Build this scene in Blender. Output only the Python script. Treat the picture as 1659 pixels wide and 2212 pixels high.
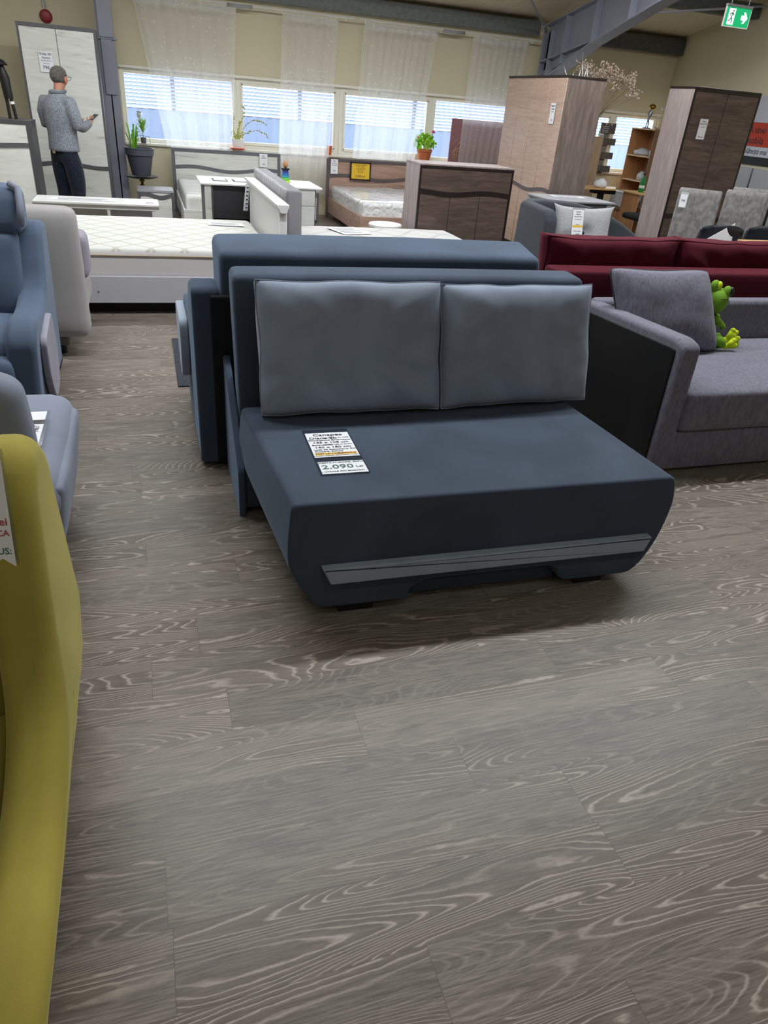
import bpy, bmesh, math, random
from mathutils import Vector, Matrix, noise
PI = math.pi
random.seed(7)
for o in list(bpy.data.objects): bpy.data.objects.remove(o)
sc = bpy.context.scene
COL = sc.collection

# ------------------------------------------------------------------ camera
F_PX = 1495.84; PITCH, ROLL, YAW = 0.530013, 0.086084, 0.33972
cam_d = bpy.data.cameras.new('camera'); cam = bpy.data.objects.new('camera', cam_d); COL.objects.link(cam)
cam_d.sensor_fit = 'HORIZONTAL'; cam_d.sensor_width = 36.0; cam_d.lens = 36.0 * F_PX / 1659.0
cam_d.clip_start = 0.05; cam_d.clip_end = 200
fwd0 = Vector((math.sin(YAW), math.cos(YAW), 0)); rt0 = Vector((math.cos(YAW), -math.sin(YAW), 0)); upz = Vector((0, 0, 1))
fwd = fwd0 * math.cos(PITCH) - upz * math.sin(PITCH); u0 = fwd0 * math.sin(PITCH) + upz * math.cos(PITCH)
rt = rt0 * math.cos(ROLL) + u0 * math.sin(ROLL); u1 = -rt0 * math.sin(ROLL) + u0 * math.cos(ROLL)
cam.matrix_world = Matrix(((rt.x, u1.x, -fwd.x, 0), (rt.y, u1.y, -fwd.y, 0), (rt.z, u1.z, -fwd.z, 1.6), (0, 0, 0, 1)))
sc.camera = cam
sc.view_settings.view_transform = 'Standard'; sc.view_settings.look = 'None'
sc.view_settings.gamma = 1; sc.view_settings.exposure = 0.0; sc.view_settings.use_curve_mapping = False

# ------------------------------------------------------------------ world and lights
w = bpy.data.worlds.new('world'); sc.world = w; w.use_nodes = True
bg = w.node_tree.nodes['Background']; bg.inputs[0].default_value = (0.80, 0.90, 1.0, 1); bg.inputs[1].default_value = 6.5
def area(name, loc, sx, sy, power, rot=(0, 0, 0), color=(1, 1, 1)):
    l = bpy.data.lights.new(name, 'AREA'); l.shape = 'RECTANGLE'; l.size = sx; l.size_y = sy; l.energy = power; l.color = color
    o = bpy.data.objects.new(name, l); COL.objects.link(o); o.location = loc; o.rotation_euler = rot
    return o
sun_d = bpy.data.lights.new('sun', 'SUN'); sun_d.energy = 5.0; sun_d.angle = 0.02; sun_d.color = (1, .97, .92)
sun = bpy.data.objects.new('sun', sun_d); COL.objects.link(sun); sun.rotation_euler = (math.radians(38), 0, math.radians(-15))
COOL = (0.93, 0.96, 1.0)
area('tube_lamp_row', (2.4, 3.95, 4.05), 8.0, .16, 300, color=COOL)
area('tube_lamp_row', (2.5, 7.9, 3.35), 11.0, .16, 255, color=COOL)
area('tube_lamp_row', (0.6, -0.6, 4.9), 7.0, .16, 34, color=COOL)
area('tube_lamp_row', (1.5, -3.6, 5.2), 9.0, .3, 45, color=COOL)

# ------------------------------------------------------------------ material helpers
def C(h, a=1.0):
    h = h.lstrip('#'); v = [int(h[i:i+2], 16) / 255 for i in (0, 2, 4)]
    return tuple([(c / 12.92 if c <= .04045 else ((c + .055) / 1.055) ** 2.4) for c in v] + [a])
MATS = {}
def base_mat(name, col, rough=.5, metal=0., spec=.5, **kw):
    m = bpy.data.materials.new(name); m.use_nodes = True; b = m.node_tree.nodes['Principled BSDF']
    b.inputs['Base Color'].default_value = C(col) if isinstance(col, str) else col
    b.inputs['Roughness'].default_value = rough; b.inputs['Metallic'].default_value = metal
    b.inputs['Specular IOR Level'].default_value = spec
    for k, v in kw.items(): b.inputs[k.replace('_', ' ')].default_value = v
    return m
def plain(name, col, rough=.5, metal=0., spec=.5, **kw):
    if name in MATS: return MATS[name]
    m = base_mat(name, col, rough, metal, spec, **kw); MATS[name] = m
    nt = m.node_tree; b = nt.nodes['Principled BSDF']
    n = nt.nodes.new('ShaderNodeTexNoise'); n.inputs['Scale'].default_value = 9; n.inputs['Detail'].default_value = 3
    tc = nt.nodes.new('ShaderNodeTexCoord'); nt.links.new(tc.outputs['Object'], n.inputs['Vector'])
    mr = nt.nodes.new('ShaderNodeMapRange'); mr.inputs[3].default_value = rough * .88; mr.inputs[4].default_value = min(1, rough * 1.12)
    nt.links.new(n.outputs['Fac'], mr.inputs[0]); nt.links.new(mr.outputs[0], b.inputs['Roughness'])
    return m
def velvet(name, col, col2=None, sheen=.5, mott=.5, scale=3.0, bump=.15):
    m = base_mat(name, col, .85, 0, .2); nt = m.node_tree; N = nt.nodes; L = nt.links; b = N['Principled BSDF']
    b.inputs['Sheen Weight'].default_value = sheen; b.inputs['Sheen Roughness'].default_value = .4
    b.inputs['Sheen Tint'].default_value = C(col2 or col)
    tc = N.new('ShaderNodeTexCoord')
    n = N.new('ShaderNodeTexNoise'); n.inputs['Scale'].default_value = scale; n.inputs['Detail'].default_value = 5; n.inputs['Distortion'].default_value = .6
    L.new(tc.outputs['Object'], n.inputs['Vector'])
    mp = N.new('ShaderNodeMapRange'); mp.inputs[1].default_value = .35; mp.inputs[2].default_value = .7
    L.new(n.outputs['Fac'], mp.inputs[0])
    mx = N.new('ShaderNodeMix'); mx.data_type = 'RGBA'
    c = C(col); mx.inputs[6].default_value = tuple([x * (1 - .22 * mott) for x in c[:3]] + [1])
    mx.inputs[7].default_value = tuple([min(1, x * (1 + .28 * mott)) for x in c[:3]] + [1])
    L.new(mp.outputs[0], mx.inputs[0]); L.new(mx.outputs[2], b.inputs['Base Color'])
    f = N.new('ShaderNodeTexNoise'); f.inputs['Scale'].default_value = 260; f.inputs['Detail'].default_value = 2
    L.new(tc.outputs['Object'], f.inputs['Vector'])
    bp = N.new('ShaderNodeBump'); bp.inputs['Strength'].default_value = bump; bp.inputs['Distance'].default_value = .002
    L.new(f.outputs['Fac'], bp.inputs['Height']); L.new(bp.outputs[0], b.inputs['Normal'])
    return m
def linen(name, a, bcol, scale=90, stretch=(1, 1, .25)):
    m = base_mat(name, a, .95, 0, .1); nt = m.node_tree; N = nt.nodes; L = nt.links; b = N['Principled BSDF']
    b.inputs['Sheen Weight'].default_value = .15
    tc = N.new('ShaderNodeTexCoord'); mp = N.new('ShaderNodeMapping'); mp.inputs['Scale'].default_value = stretch
    L.new(tc.outputs['Object'], mp.inputs[0])
    n = N.new('ShaderNodeTexNoise'); n.inputs['Scale'].default_value = scale; n.inputs['Detail'].default_value = 6; n.inputs['Roughness'].default_value = .7
    L.new(mp.outputs[0], n.inputs['Vector'])
    r = N.new('ShaderNodeValToRGB'); r.color_ramp.elements[0].position = .36; r.color_ramp.elements[1].position = .64
    r.color_ramp.elements[0].color = C(a); r.color_ramp.elements[1].color = C(bcol)
    L.new(n.outputs['Fac'], r.inputs[0]); L.new(r.outputs[0], b.inputs['Base Color'])
    bp = N.new('ShaderNodeBump'); bp.inputs['Strength'].default_value = .25; bp.inputs['Distance'].default_value = .002
    L.new(n.outputs['Fac'], bp.inputs['Height']); L.new(bp.outputs[0], b.inputs['Normal'])
    return m
def wood(name, a, bcol, axis='X', scale=1.0, rough=.45, dark=None, contrast=1.0):
    """grain runs along axis"""
    m = base_mat(name, a, rough, 0, .35); nt = m.node_tree; N = nt.nodes; L = nt.links; b = N['Principled BSDF']
    tc = N.new('ShaderNodeTexCoord'); mp = N.new('ShaderNodeMapping')
    s = {'X': (1.2, 11, 11), 'Y': (11, 1.2, 11), 'Z': (11, 11, 1.2)}[axis]
    mp.inputs['Scale'].default_value = tuple(x * scale for x in s)
    L.new(tc.outputs['Object'], mp.inputs[0])
    n = N.new('ShaderNodeTexNoise'); n.inputs['Scale'].default_value = 1.6; n.inputs['Detail'].default_value = 7; n.inputs['Roughness'].default_value = .62; n.inputs['Distortion'].default_value = 1.2
    L.new(mp.outputs[0], n.inputs['Vector'])
    n2 = N.new('ShaderNodeTexNoise'); n2.inputs['Scale'].default_value = 9; n2.inputs['Detail'].default_value = 4
    L.new(mp.outputs[0], n2.inputs['Vector'])
    ad = N.new('ShaderNodeMath'); ad.operation = 'MULTIPLY_ADD'; ad.inputs[1].default_value = .35; L.new(n2.outputs['Fac'], ad.inputs[0]); L.new(n.outputs['Fac'], ad.inputs[2])
    r = N.new('ShaderNodeValToRGB'); e = r.color_ramp.elements
    d = .16 / contrast
    e[0].position = .67 - d; e[1].position = .67 + d; e[0].color = C(dark or bcol); e[1].color = C(a)
    k = r.color_ramp.elements.new(.67 - d * .2); k.color = C(bcol)
    L.new(ad.outputs[0], r.inputs[0]); L.new(r.outputs[0], b.inputs['Base Color'])
    return m
def marble(name):
    m = base_mat(name, '#d9dad4', .4, 0, .35); nt = m.node_tree; N = nt.nodes; L = nt.links; b = N['Principled BSDF']
    tc = N.new('ShaderNodeTexCoord'); mp = N.new('ShaderNodeMapping'); mp.inputs['Scale'].default_value = (1.3, 6, 9)
    L.new(tc.outputs['Object'], mp.inputs[0])
    n = N.new('ShaderNodeTexNoise'); n.inputs['Scale'].default_value = 1.5; n.inputs['Detail'].default_value = 6; n.inputs['Distortion'].default_value = 1.5
    L.new(mp.outputs[0], n.inputs['Vector'])
    r = N.new('ShaderNodeValToRGB'); e = r.color_ramp.elements
    e[0].position = .24; e[0].color = C('#a5a5a0'); e[1].position = .36; e[1].color = C('#d6d7d0')
    k = e.new(.7); k.color = C('#e4e5df')
    L.new(n.outputs['Fac'], r.inputs[0]); L.new(r.outputs[0], b.inputs['Base Color'])
    return m
def emis(name, col, st):
    m = base_mat(name, col, .4); b = m.node_tree.nodes['Principled BSDF']
    b.inputs['Emission Color'].default_value = C(col); b.inputs['Emission Strength'].default_value = st; return m
def sheer(name, alpha, dots=True):
    m = bpy.data.materials.new(name); m.use_nodes = True; nt = m.node_tree; N = nt.nodes; L = nt.links; N.clear()
    out = N.new('ShaderNodeOutputMaterial'); tr = N.new('ShaderNodeBsdfTransparent'); tl = N.new('ShaderNodeBsdfTranslucent'); df = N.new('ShaderNodeBsdfDiffuse')
    tl.inputs[0].default_value = (.95, .95, .97, 1); df.inputs[0].default_value = (.88, .88, .90, 1)
    a = N.new('ShaderNodeMixShader'); a.inputs[0].default_value = .5; L.new(tl.outputs[0], a.inputs[1]); L.new(df.outputs[0], a.inputs[2])
    mx = N.new('ShaderNodeMixShader'); L.new(tr.outputs[0], mx.inputs[1]); L.new(a.outputs[0], mx.inputs[2])
    tc = N.new('ShaderNodeTexCoord'); vo = N.new('ShaderNodeTexVoronoi'); vo.inputs['Scale'].default_value = 17; vo.inputs['Randomness'].default_value = .55
    mp = N.new('ShaderNodeMapping'); mp.inputs['Scale'].default_value = (1, 0, .8); L.new(tc.outputs['Object'], mp.inputs[0]); L.new(mp.outputs[0], vo.inputs['Vector'])
    lt = N.new('ShaderNodeMath'); lt.operation = 'LESS_THAN'; lt.inputs[1].default_value = .13; L.new(vo.outputs['Distance'], lt.inputs[0])
    ma = N.new('ShaderNodeMath'); ma.operation = 'MULTIPLY_ADD'; ma.inputs[1].default_value = .2; ma.inputs[2].default_value = alpha
    L.new(lt.outputs[0], ma.inputs[0]); L.new(ma.outputs[0], mx.inputs[0]); L.new(mx.outputs[0], out.inputs[0])
    return m

# ------------------------------------------------------------------ mesh helpers
def finish(name, bm, m, parent=None, local=False, smooth=True, angle=38, label=None, recalc=True):
    if recalc: bmesh.ops.recalc_face_normals(bm, faces=bm.faces)
    me = bpy.data.meshes.new(name); bm.to_mesh(me); bm.free()
    if parent is not None and not local:
        me.transform((Matrix.Translation(parent['_o']) if False else parent_matrix(parent)).inverted())
    if smooth:
        me.polygons.foreach_set('use_smooth', [True] * len(me.polygons))
        if angle: me.set_sharp_from_angle(angle=math.radians(angle))
    if m: me.materials.append(m)
    o = bpy.data.objects.new(name, me); COL.objects.link(o)
    if parent is not None: o.parent = parent
    if label: o['label'] = label
    if smooth and angle and any(p.loop_total > 4 for p in me.polygons):
        wn = o.modifiers.new('weighted normals', 'WEIGHTED_NORMAL'); wn.keep_sharp = True; wn.weight = 100
    return o
def parent_matrix(p):
    M = Matrix.Identity(4); q = p
    while q is not None:
        M = Matrix.LocRotScale(q.location, q.rotation_euler, q.scale) @ M; q = q.parent
    return M
def thing(name, label, cat, loc=(0, 0, 0), rotz=0, group=None):
    o = bpy.data.objects.new(name, None); COL.objects.link(o); o.empty_display_size = .1
    o.location = loc; o.rotation_euler = (0, 0, rotz); o['label'] = label; o['category'] = cat
    if group: o['group'] = group
    return o
def tag(o, label, cat, group=None):
    o['label'] = label; o['category'] = cat
    if group: o['group'] = group
    return o
def origin(o, loc):
    """give a one-mesh thing its own origin"""
    o.data.transform(Matrix.Translation(-Vector(loc))); o.location = loc; return o
def struct(o): o['kind'] = 'structure'; return o
def add_box(bm, x0, x1, y0, y1, z0, z1, r=0, seg=3):
    vs = [bm.verts.new((x, y, z)) for x in (x0, x1) for y in (y0, y1) for z in (z0, z1)]
    fs = [bm.faces.new([vs[i] for i in q]) for q in ((0, 1, 3, 2), (4, 6, 7, 5), (0, 4, 5, 1), (2, 3, 7, 6), (0, 2, 6, 4), (1, 5, 7, 3))]
    bmesh.ops.recalc_face_normals(bm, faces=fs)
    if r > 0:
        es = list({e for f in fs for e in f.edges})
        bmesh.ops.bevel(bm, geom=es, offset=min(r, .49 * min(x1 - x0, y1 - y0, z1 - z0)), segments=seg, profile=.5, affect='EDGES')
    return bm
def box(x0, x1, y0, y1, z0, z1, r=0, seg=3): return add_box(bmesh.new(), x0, x1, y0, y1, z0, z1, r, seg)
def add_prism(bm, pts, axis, a, b, r=0, seg=3):
    """pts: polygon in the other two axes (order X,Y,Z without axis)"""
    def P(p, t):
        return {'X': (t, p[0], p[1]), 'Y': (p[0], t, p[1]), 'Z': (p[0], p[1], t)}[axis]
    v0 = [bm.verts.new(P(p, a)) for p in pts]; v1 = [bm.verts.new(P(p, b)) for p in pts]; n = len(pts)
    f = [bm.faces.new(v0), bm.faces.new(v1[::-1])] + [bm.faces.new((v0[i], v1[i], v1[(i + 1) % n], v0[(i + 1) % n])) for i in range(n)]
    bmesh.ops.recalc_face_normals(bm, faces=f)
    if r > 0:
        es = list({e for g in f[:2] for e in g.edges})
        bmesh.ops.bevel(bm, geom=es, offset=r, segments=seg, profile=.5, affect='EDGES')
    return bm
def prism(pts, axis, a, b, r=0, seg=3): return add_prism(bmesh.new(), pts, axis, a, b, r, seg)
def roundpoly(pts, r, n=5):
    out = []; m = len(pts)
    for i in range(m):
        p0 = Vector(pts[i - 1]); p = Vector(pts[i]); p1 = Vector(pts[(i + 1) % m])
        rr = r[i] if isinstance(r, (list, tuple)) else r
        if rr <= 0: out.append(tuple(p)); continue
        d0 = (p0 - p); d1 = (p1 - p); k = min(rr, d0.length * .48, d1.length * .48)
        a = p + d0.normalized() * k; b = p + d1.normalized() * k
        for j in range(n + 1):
            t = j / n; out.append(tuple((1 - t) ** 2 * a + 2 * t * (1 - t) * p + t * t * b))
    return out
def tube(bm, pts, r, n=10, cap=True):
    pts = [Vector(p) for p in pts]; rings = []; m = len(pts)
    rs = r if isinstance(r, (list, tuple)) else [r] * m
    ref = None
    for i, p in enumerate(pts):
        d = (pts[min(i + 1, m - 1)] - pts[max(i - 1, 0)]).normalized()
        if ref is None: ref = Vector((0, 0, 1)) if abs(d.z) < .9 else Vector((1, 0, 0))
        a = d.cross(ref)
        if a.length < 1e-4: a = d.cross(Vector((0, 1, 0)))
        a.normalize(); b = d.cross(a).normalized(); ref = b.cross(d) * 1.0 if b.cross(d).length > 0 else ref; ref = a.cross(d)
        rings.append([bm.verts.new(p + (a * math.cos(2 * PI * k / n) + b * math.sin(2 * PI * k / n)) * rs[i]) for k in range(n)])
    for i in range(m - 1):
        for k in range(n): bm.faces.new((rings[i][k], rings[i][(k + 1) % n], rings[i + 1][(k + 1) % n], rings[i + 1][k]))
    if cap: bm.faces.new(rings[0][::-1]); bm.faces.new(rings[-1])
    return bm
def lathe(bm, prof, cx, cy, n=28):
    rings = []
    for r, z in prof:
        if r < 1e-5: rings.append([bm.verts.new((cx, cy, z))])
        else: rings.append([bm.verts.new((cx + r * math.cos(2 * PI * k / n), cy + r * math.sin(2 * PI * k / n), z)) for k in range(n)])
    for a, b in zip(rings[:-1], rings[1:]):
        for k in range(n):
            k2 = (k + 1) % n
            if len(a) == 1 and len(b) == 1: continue
            if len(a) == 1: bm.faces.new((a[0], b[k2], b[k]))
            elif len(b) == 1: bm.faces.new((a[k], a[k2], b[0]))
            else: bm.faces.new((a[k], a[k2], b[k2], b[k]))
    return bm
def ball(bm, c, r, sc_=(1, 1, 1), rot=None, n=16):
    M = Matrix.Translation(c) @ (rot or Matrix.Identity(4)) @ Matrix.Diagonal((r * sc_[0], r * sc_[1], r * sc_[2], 1))
    bmesh.ops.create_uvsphere(bm, u_segments=n, v_segments=max(8, n // 2), radius=1, matrix=M); return bm
def warp(bm, fn):
    for v in bm.verts: v.co = Vector(fn(v.co.x, v.co.y, v.co.z))
    return bm
def dice(bm, cuts=6, axis_len=.08):
    for _ in range(1):
        es = [e for e in bm.edges if e.calc_length() > axis_len]
        if es: bmesh.ops.subdivide_edges(bm, edges=es, cuts=cuts, use_grid_fill=True)
    return bm
def soften(bm, amp=.004, sc_=5.0, seed=0):
    for v in bm.verts:
        n = noise.noise_vector(v.co * sc_ + Vector((seed, seed, 0))); v.co += n * amp
    return bm
def sbox(x0, x1, y0, y1, z0, z1, r=.04, puff=(0, 0, 0), amp=.003, n=8, seed=0, seg=4):
    """upholstered block: rounded, gently domed"""
    bm = bmesh.new()
    xs = [x0, x0 + r * .999] + [x0 + r + (x1 - x0 - 2 * r) * i / n for i in range(n + 1)][1:-1] + [x1 - r * .999, x1]
    bmesh.ops.create_grid(bm, x_segments=1, y_segments=1, size=.5)
    bm.clear()
    add_box(bm, 0, 1, 0, 1, 0, 1)
    bmesh.ops.subdivide_edges(bm, edges=bm.edges[:], cuts=n + 3, use_grid_fill=True)
    L = Vector((x1 - x0, y1 - y0, z1 - z0)); rr = min(r, .49 * min(L))
    K = n + 4
    for v in bm.verts:
        q = [0, 0, 0]
        for a in range(3):
            i = round(v.co[a] * K); Ln = L[a]
            e = [0, rr * .45, rr] ; 
            if i == 0: p = 0
            elif i == 1: p = rr * .35
            elif i == 2: p = rr
            elif i == K: p = Ln
            elif i == K - 1: p = Ln - rr * .35
            elif i == K - 2: p = Ln - rr
            else: p = rr + (Ln - 2 * rr) * (i - 2) / (K - 4)
            q[a] = p
        c = Vector([min(max(q[a], rr), L[a] - rr) for a in range(3)]); d = Vector(q) - c
        if d.length > 1e-9: 
            d = d.normalized() * rr
        P = c + d
        s = [P[a] / L[a] * 2 - 1 for a in range(3)]
        for a in range(3):
            if puff[a]:
                o1, o2 = (a + 1) % 3, (a + 2) % 3
                P[a] += math.copysign(1, s[a]) * abs(s[a]) * puff[a] * max(0, (1 - s[o1] ** 2)) * max(0, (1 - s[o2] ** 2))
        v.co = Vector((x0, y0, z0)) + P
    soften(bm, amp, 4.0, seed); return bm
def pillow(wd, ht, th, edge=.02, p=4, q=.45, bow=.03, n=26, seed=0, wr=.006, ears=0.0):
    """cushion standing in XZ, thickness along Y, centred at origin bottom z=0"""
    bm = bmesh.new(); g = {}
    def pos(i, j, s):
        u = i / n * 2 - 1; v = j / n * 2 - 1
        k = max(0, (1 - abs(u) ** p) * (1 - abs(v) ** p)) ** q
        x = u * wd / 2 * (1 - bow * (1 - v * v) * abs(u) + ears * abs(u * v) ** 6)
        z = v * ht / 2 * (1 - bow * (1 - u * u) * abs(v) + ears * abs(u * v) ** 6)
        y = s * (edge / 2 + (th - edge) / 2 * k)
        nn = noise.noise_vector(Vector((x * 7 + seed, z * 7, s * 3)))
        rad = noise.noise(Vector((math.atan2(v, u) * 3 + seed, s * 2, 0))) * (abs(u * v) ** .7)
        y += s * (nn.y * wr * k + rad * wr * 2.5 * k); x += nn.x * wr * .6; z += nn.z * wr * .6
        return (x, y, z + ht / 2)
    for s in (-1, 1):
        for i in range(n + 1):
            for j in range(n + 1): g[(i, j, s)] = bm.verts.new(pos(i, j, s))
        for i in range(n):
            for j in range(n):
                f = [g[(i, j, s)], g[(i + 1, j, s)], g[(i + 1, j + 1, s)], g[(i, j + 1, s)]]
                bm.faces.new(f if s < 0 else f[::-1])
    loop = [(i, 0) for i in range(n)] + [(n, j) for j in range(n)] + [(i, n) for i in range(n, 0, -1)] + [(0, j) for j in range(n, 0, -1)]
    for a, b in zip(loop, loop[1:] + loop[:1]):
        bm.faces.new((g[(*a, -1)], g[(*b, -1)], g[(*b, 1)], g[(*a, 1)]))
    rim = [((g[(*a, -1)].co + g[(*a, 1)].co) / 2).copy() for a in loop]; rimf = [g[(*a, -1)].co.copy() for a in loop]
    return bm, rim, rimf
def place(bm, M):
    bm.transform(M); return bm
def text_bm(bm, s, size, M, align='CENTER', bold=0.0, extr=.0004, font_scale_x=1.0):
    cu = bpy.data.curves.new('t', 'FONT'); cu.body = s; cu.size = size; cu.align_x = align; cu.align_y = 'CENTER'; cu.extrude = extr; cu.offset = bold; cu.resolution_u = 2
    o = bpy.data.objects.new('t', cu); COL.objects.link(o); dg = bpy.context.evaluated_depsgraph_get(); dg.update()
    me = bpy.data.meshes.new_from_object(o.evaluated_get(dg)); me.transform(M @ Matrix.Diagonal((font_scale_x, 1, 1, 1)))
    bm.from_mesh(me); bpy.data.meshes.remove(me); bpy.data.objects.remove(o); bpy.data.curves.remove(cu)
def frame_M(o, ex, ey):
    ex = Vector(ex).normalized(); ez = ex.cross(Vector(ey)).normalized(); ey = ez.cross(ex)
    return Matrix(((ex.x, ey.x, ez.x, o[0]), (ex.y, ey.y, ez.y, o[1]), (ex.z, ey.z, ez.z, o[2]), (0, 0, 0, 1)))
def grid_sheet(x0, x1, z0, z1, y, folds, amp, nx=90, nz=14, top_amp=.4, xb0=None, xb1=None, seed=0):
    bm = bmesh.new(); V = []
    xb0 = x0 if xb0 is None else xb0; xb1 = x1 if xb1 is None else xb1
    for j in range(nz + 1):
        t = j / nz; row = []
        for i in range(nx + 1):
            s = i / nx; x = (x0 + (x1 - x0) * s) * t + (xb0 + (xb1 - xb0) * s) * (1 - t)
            ph = s * folds * 2 * PI + .8 * math.sin(s * 9 + seed)
            a = amp * (top_amp * t + (1 - t)) * (.6 + .4 * math.sin(s * 23 + seed))
            row.append(bm.verts.new((x + .25 * a * math.sin(ph * 2), y + a * math.sin(ph), z0 + (z1 - z0) * t)))
        V.append(row)
    for j in range(nz):
        for i in range(nx): bm.faces.new((V[j][i], V[j][i + 1], V[j + 1][i + 1], V[j + 1][i]))
    return bm

# ------------------------------------------------------------------ shared materials
M = dict(
    navy=velvet('navy velvet', '#3e4856', '#9db0c8', .5, .7, 3.0),
    navy2=velvet('slate blue velvet', '#434f60', '#9db3cc', .5, .7, 3.0),
    black_cloth=plain('black lining cloth', '#17181b', .8, spec=.25),
    dusk=velvet('dusty blue cushion velvet', '#8792a2', '#ccd6e4', .4, .65, 3.0),
    steelv=velvet('pale steel blue velvet', '#93a0ae', '#d4dce5', .45, .4, 4.0),
    reclin=velvet('recliner blue velvet', '#576579', '#b5c3d6', .4, .5, 3.0),
    greyv=velvet('blue grey velvet', '#838a99', '#c8cdd8', .3, .35, 2.5),
    taupe=velvet('taupe velvet', '#a3a09f', '#d3d0cd', .25, .3, 2.5),
    yellow=velvet('mustard velvet', '#a09443', '#e6dfa4', .5, .8, 1.8),
    red=velvet('burgundy velvet', '#4c1220', '#a84a60', .4, .5, 5.0),
    lilac=velvet('lilac grey plush', '#94919d', '#d6d3de', .2, .3, 4.0),
    linen=linen('grey woven upholstery', '#63626e', '#7b7a87', 75),
    linen_l=linen('pale grey woven cushion', '#9a9b9e', '#b4b5b7', 90, (1, 1, 1)),
    charcoal=linen('charcoal woven upholstery', '#3a3e44', '#4a4f56', 120, (1, 1, 1)),
    chairgrey=linen('mottled grey chenille', '#6d6c6b', '#94928f', 22, (1, 1, .6)),
    black=plain('black plastic', '#101113', .45), blackm=plain('black metal', '#15161a', .4, .3),
    white=plain('white lacquer', '#e6e6e2', .35), whitesat=plain('white furniture foil', '#dcdcda', .4),
    ltgrey=plain('light grey lacquer', '#9c9ea2', .45), railgrey=plain('pale lilac grey board', '#b3b3ba', .5),
    dkgrey=plain('dark grey board', '#5a5a5e', .45), stripe=plain('graphite trim', '#6a6b72', .4),
    espresso=plain('espresso trim', '#241c1b', .4), brownstripe=plain('brown graphite trim', '#5d5355', .4),
    marble=marble('white marbled foil'),
    oakH=wood('sonoma truffle oak', '#8b7a70', '#6b5b53', 'X', 1.0, .45, '#51443e', .55),
    oakH2=wood('dark truffle oak', '#77665d', '#5a4b44', 'X', 1.0, .45, '#40342f', .55),
    oakL=wood('light sonoma oak', '#cdb5a2', '#bb9f8c', 'Y', 1.0, .45, '#a98d7b', .6),
    oakV=wood('truffle oak side panel', '#85776f', '#6c6059', 'Z', 1.0, .45, '#5c504b', .65),
    oakVL=wood('pale oak side panel', '#b3a7a4', '#9c8f8c', 'Z', 1.0, .4, '#8f8280', .65),
    oakBed=wood('warm oak headboard', '#b79a8a', '#a58777', 'X', .8, .45, '#947666', .9),
    beech=wood('beech shelf wood', '#c79569', '#bb885c', 'Z', .7, .5, '#a97a50', .8),
    beechX=wood('beech desk wood', '#dcb47f', '#d0a670', 'X', .7, .5, '#c0965f', .8),
    oakwall=wood('pale oak partition', '#b49d85', '#a89077', 'Z', .7, .5, '#9a8169', .8),
    paper=plain('paper', '#e9ebef', .6), ink=plain('black ink', '#24262e', .6), green_ink=plain('green ink', '#4e6f62', .6),
    red_ink=plain('red ink', '#b0474e', .6), gold_ink=plain('yellow highlight', '#e6bd4a', .6),
    mattress=None, steel=plain('grey painted steel', '#8f929e', .5, 0, .4), galv=plain('galvanised steel', '#9ea3a8', .35, .8),
    terracotta=plain('terracotta', '#b8663f', .8), orange=plain('orange plastic', '#e8552a', .4),
    leaf=plain('fresh green leaf', '#6fae2c', .5), leafd=plain('dark leaf', '#22261f', .6), stemb=plain('dry stem', '#7c6a4c', .8),
    brass=plain('brass', '#a98a3f', .3, .9), soil=plain('soil', '#2a221c', .95),
)
def quilt(name, col, line, scale, wav):
    m = base_mat(name, col, .9, 0, .15); nt = m.node_tree; N = nt.nodes; L = nt.links; b = N['Principled BSDF']
    tc = N.new('ShaderNodeTexCoord'); mp = N.new('ShaderNodeMapping'); mp.inputs['Rotation'].default_value = (0, 0, PI / 4); L.new(tc.outputs['Object'], mp.inputs[0])
    hs = []
    for d in ('X', 'Y'):
        wv = N.new('ShaderNodeTexWave'); wv.bands_direction = d; wv.inputs['Scale'].default_value = scale; wv.inputs['Distortion'].default_value = wav; wv.inputs['Detail'].default_value = 1
        L.new(mp.outputs[0], wv.inputs['Vector']); hs.append(wv)
    mn = N.new('ShaderNodeMath'); mn.operation = 'MINIMUM'; L.new(hs[0].outputs['Fac'], mn.inputs[0]); L.new(hs[1].outputs['Fac'], mn.inputs[1])
    r = N.new('ShaderNodeValToRGB'); r.color_ramp.elements[0].color = C(line); r.color_ramp.elements[1].color = C(col); r.color_ramp.elements[1].position = .06
    L.new(mn.outputs[0], r.inputs[0]); L.new(r.outputs[0], b.inputs['Base Color'])
    bp = N.new('ShaderNodeBump'); bp.inputs['Strength'].default_value = .5; bp.inputs['Distance'].default_value = .01
    sq = N.new('ShaderNodeMath'); sq.operation = 'POWER'; sq.inputs[1].default_value = .4; L.new(mn.outputs[0], sq.inputs[0])
    L.new(sq.outputs[0], bp.inputs['Height']); L.new(bp.outputs[0], b.inputs['Normal']); return m
M['quilt'] = quilt('quilted mattress cover', '#d4d5cf', '#bbb8ad', 1.8, 1.0)
M['ticking'] = plain('mattress side ticking', '#c6c3c2', .9, spec=.1)
M['mattgrey'] = quilt('plain grey mattress cover', '#c3c2bf', '#b0afac', .9, 4.0)

exec_floor = True
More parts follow.
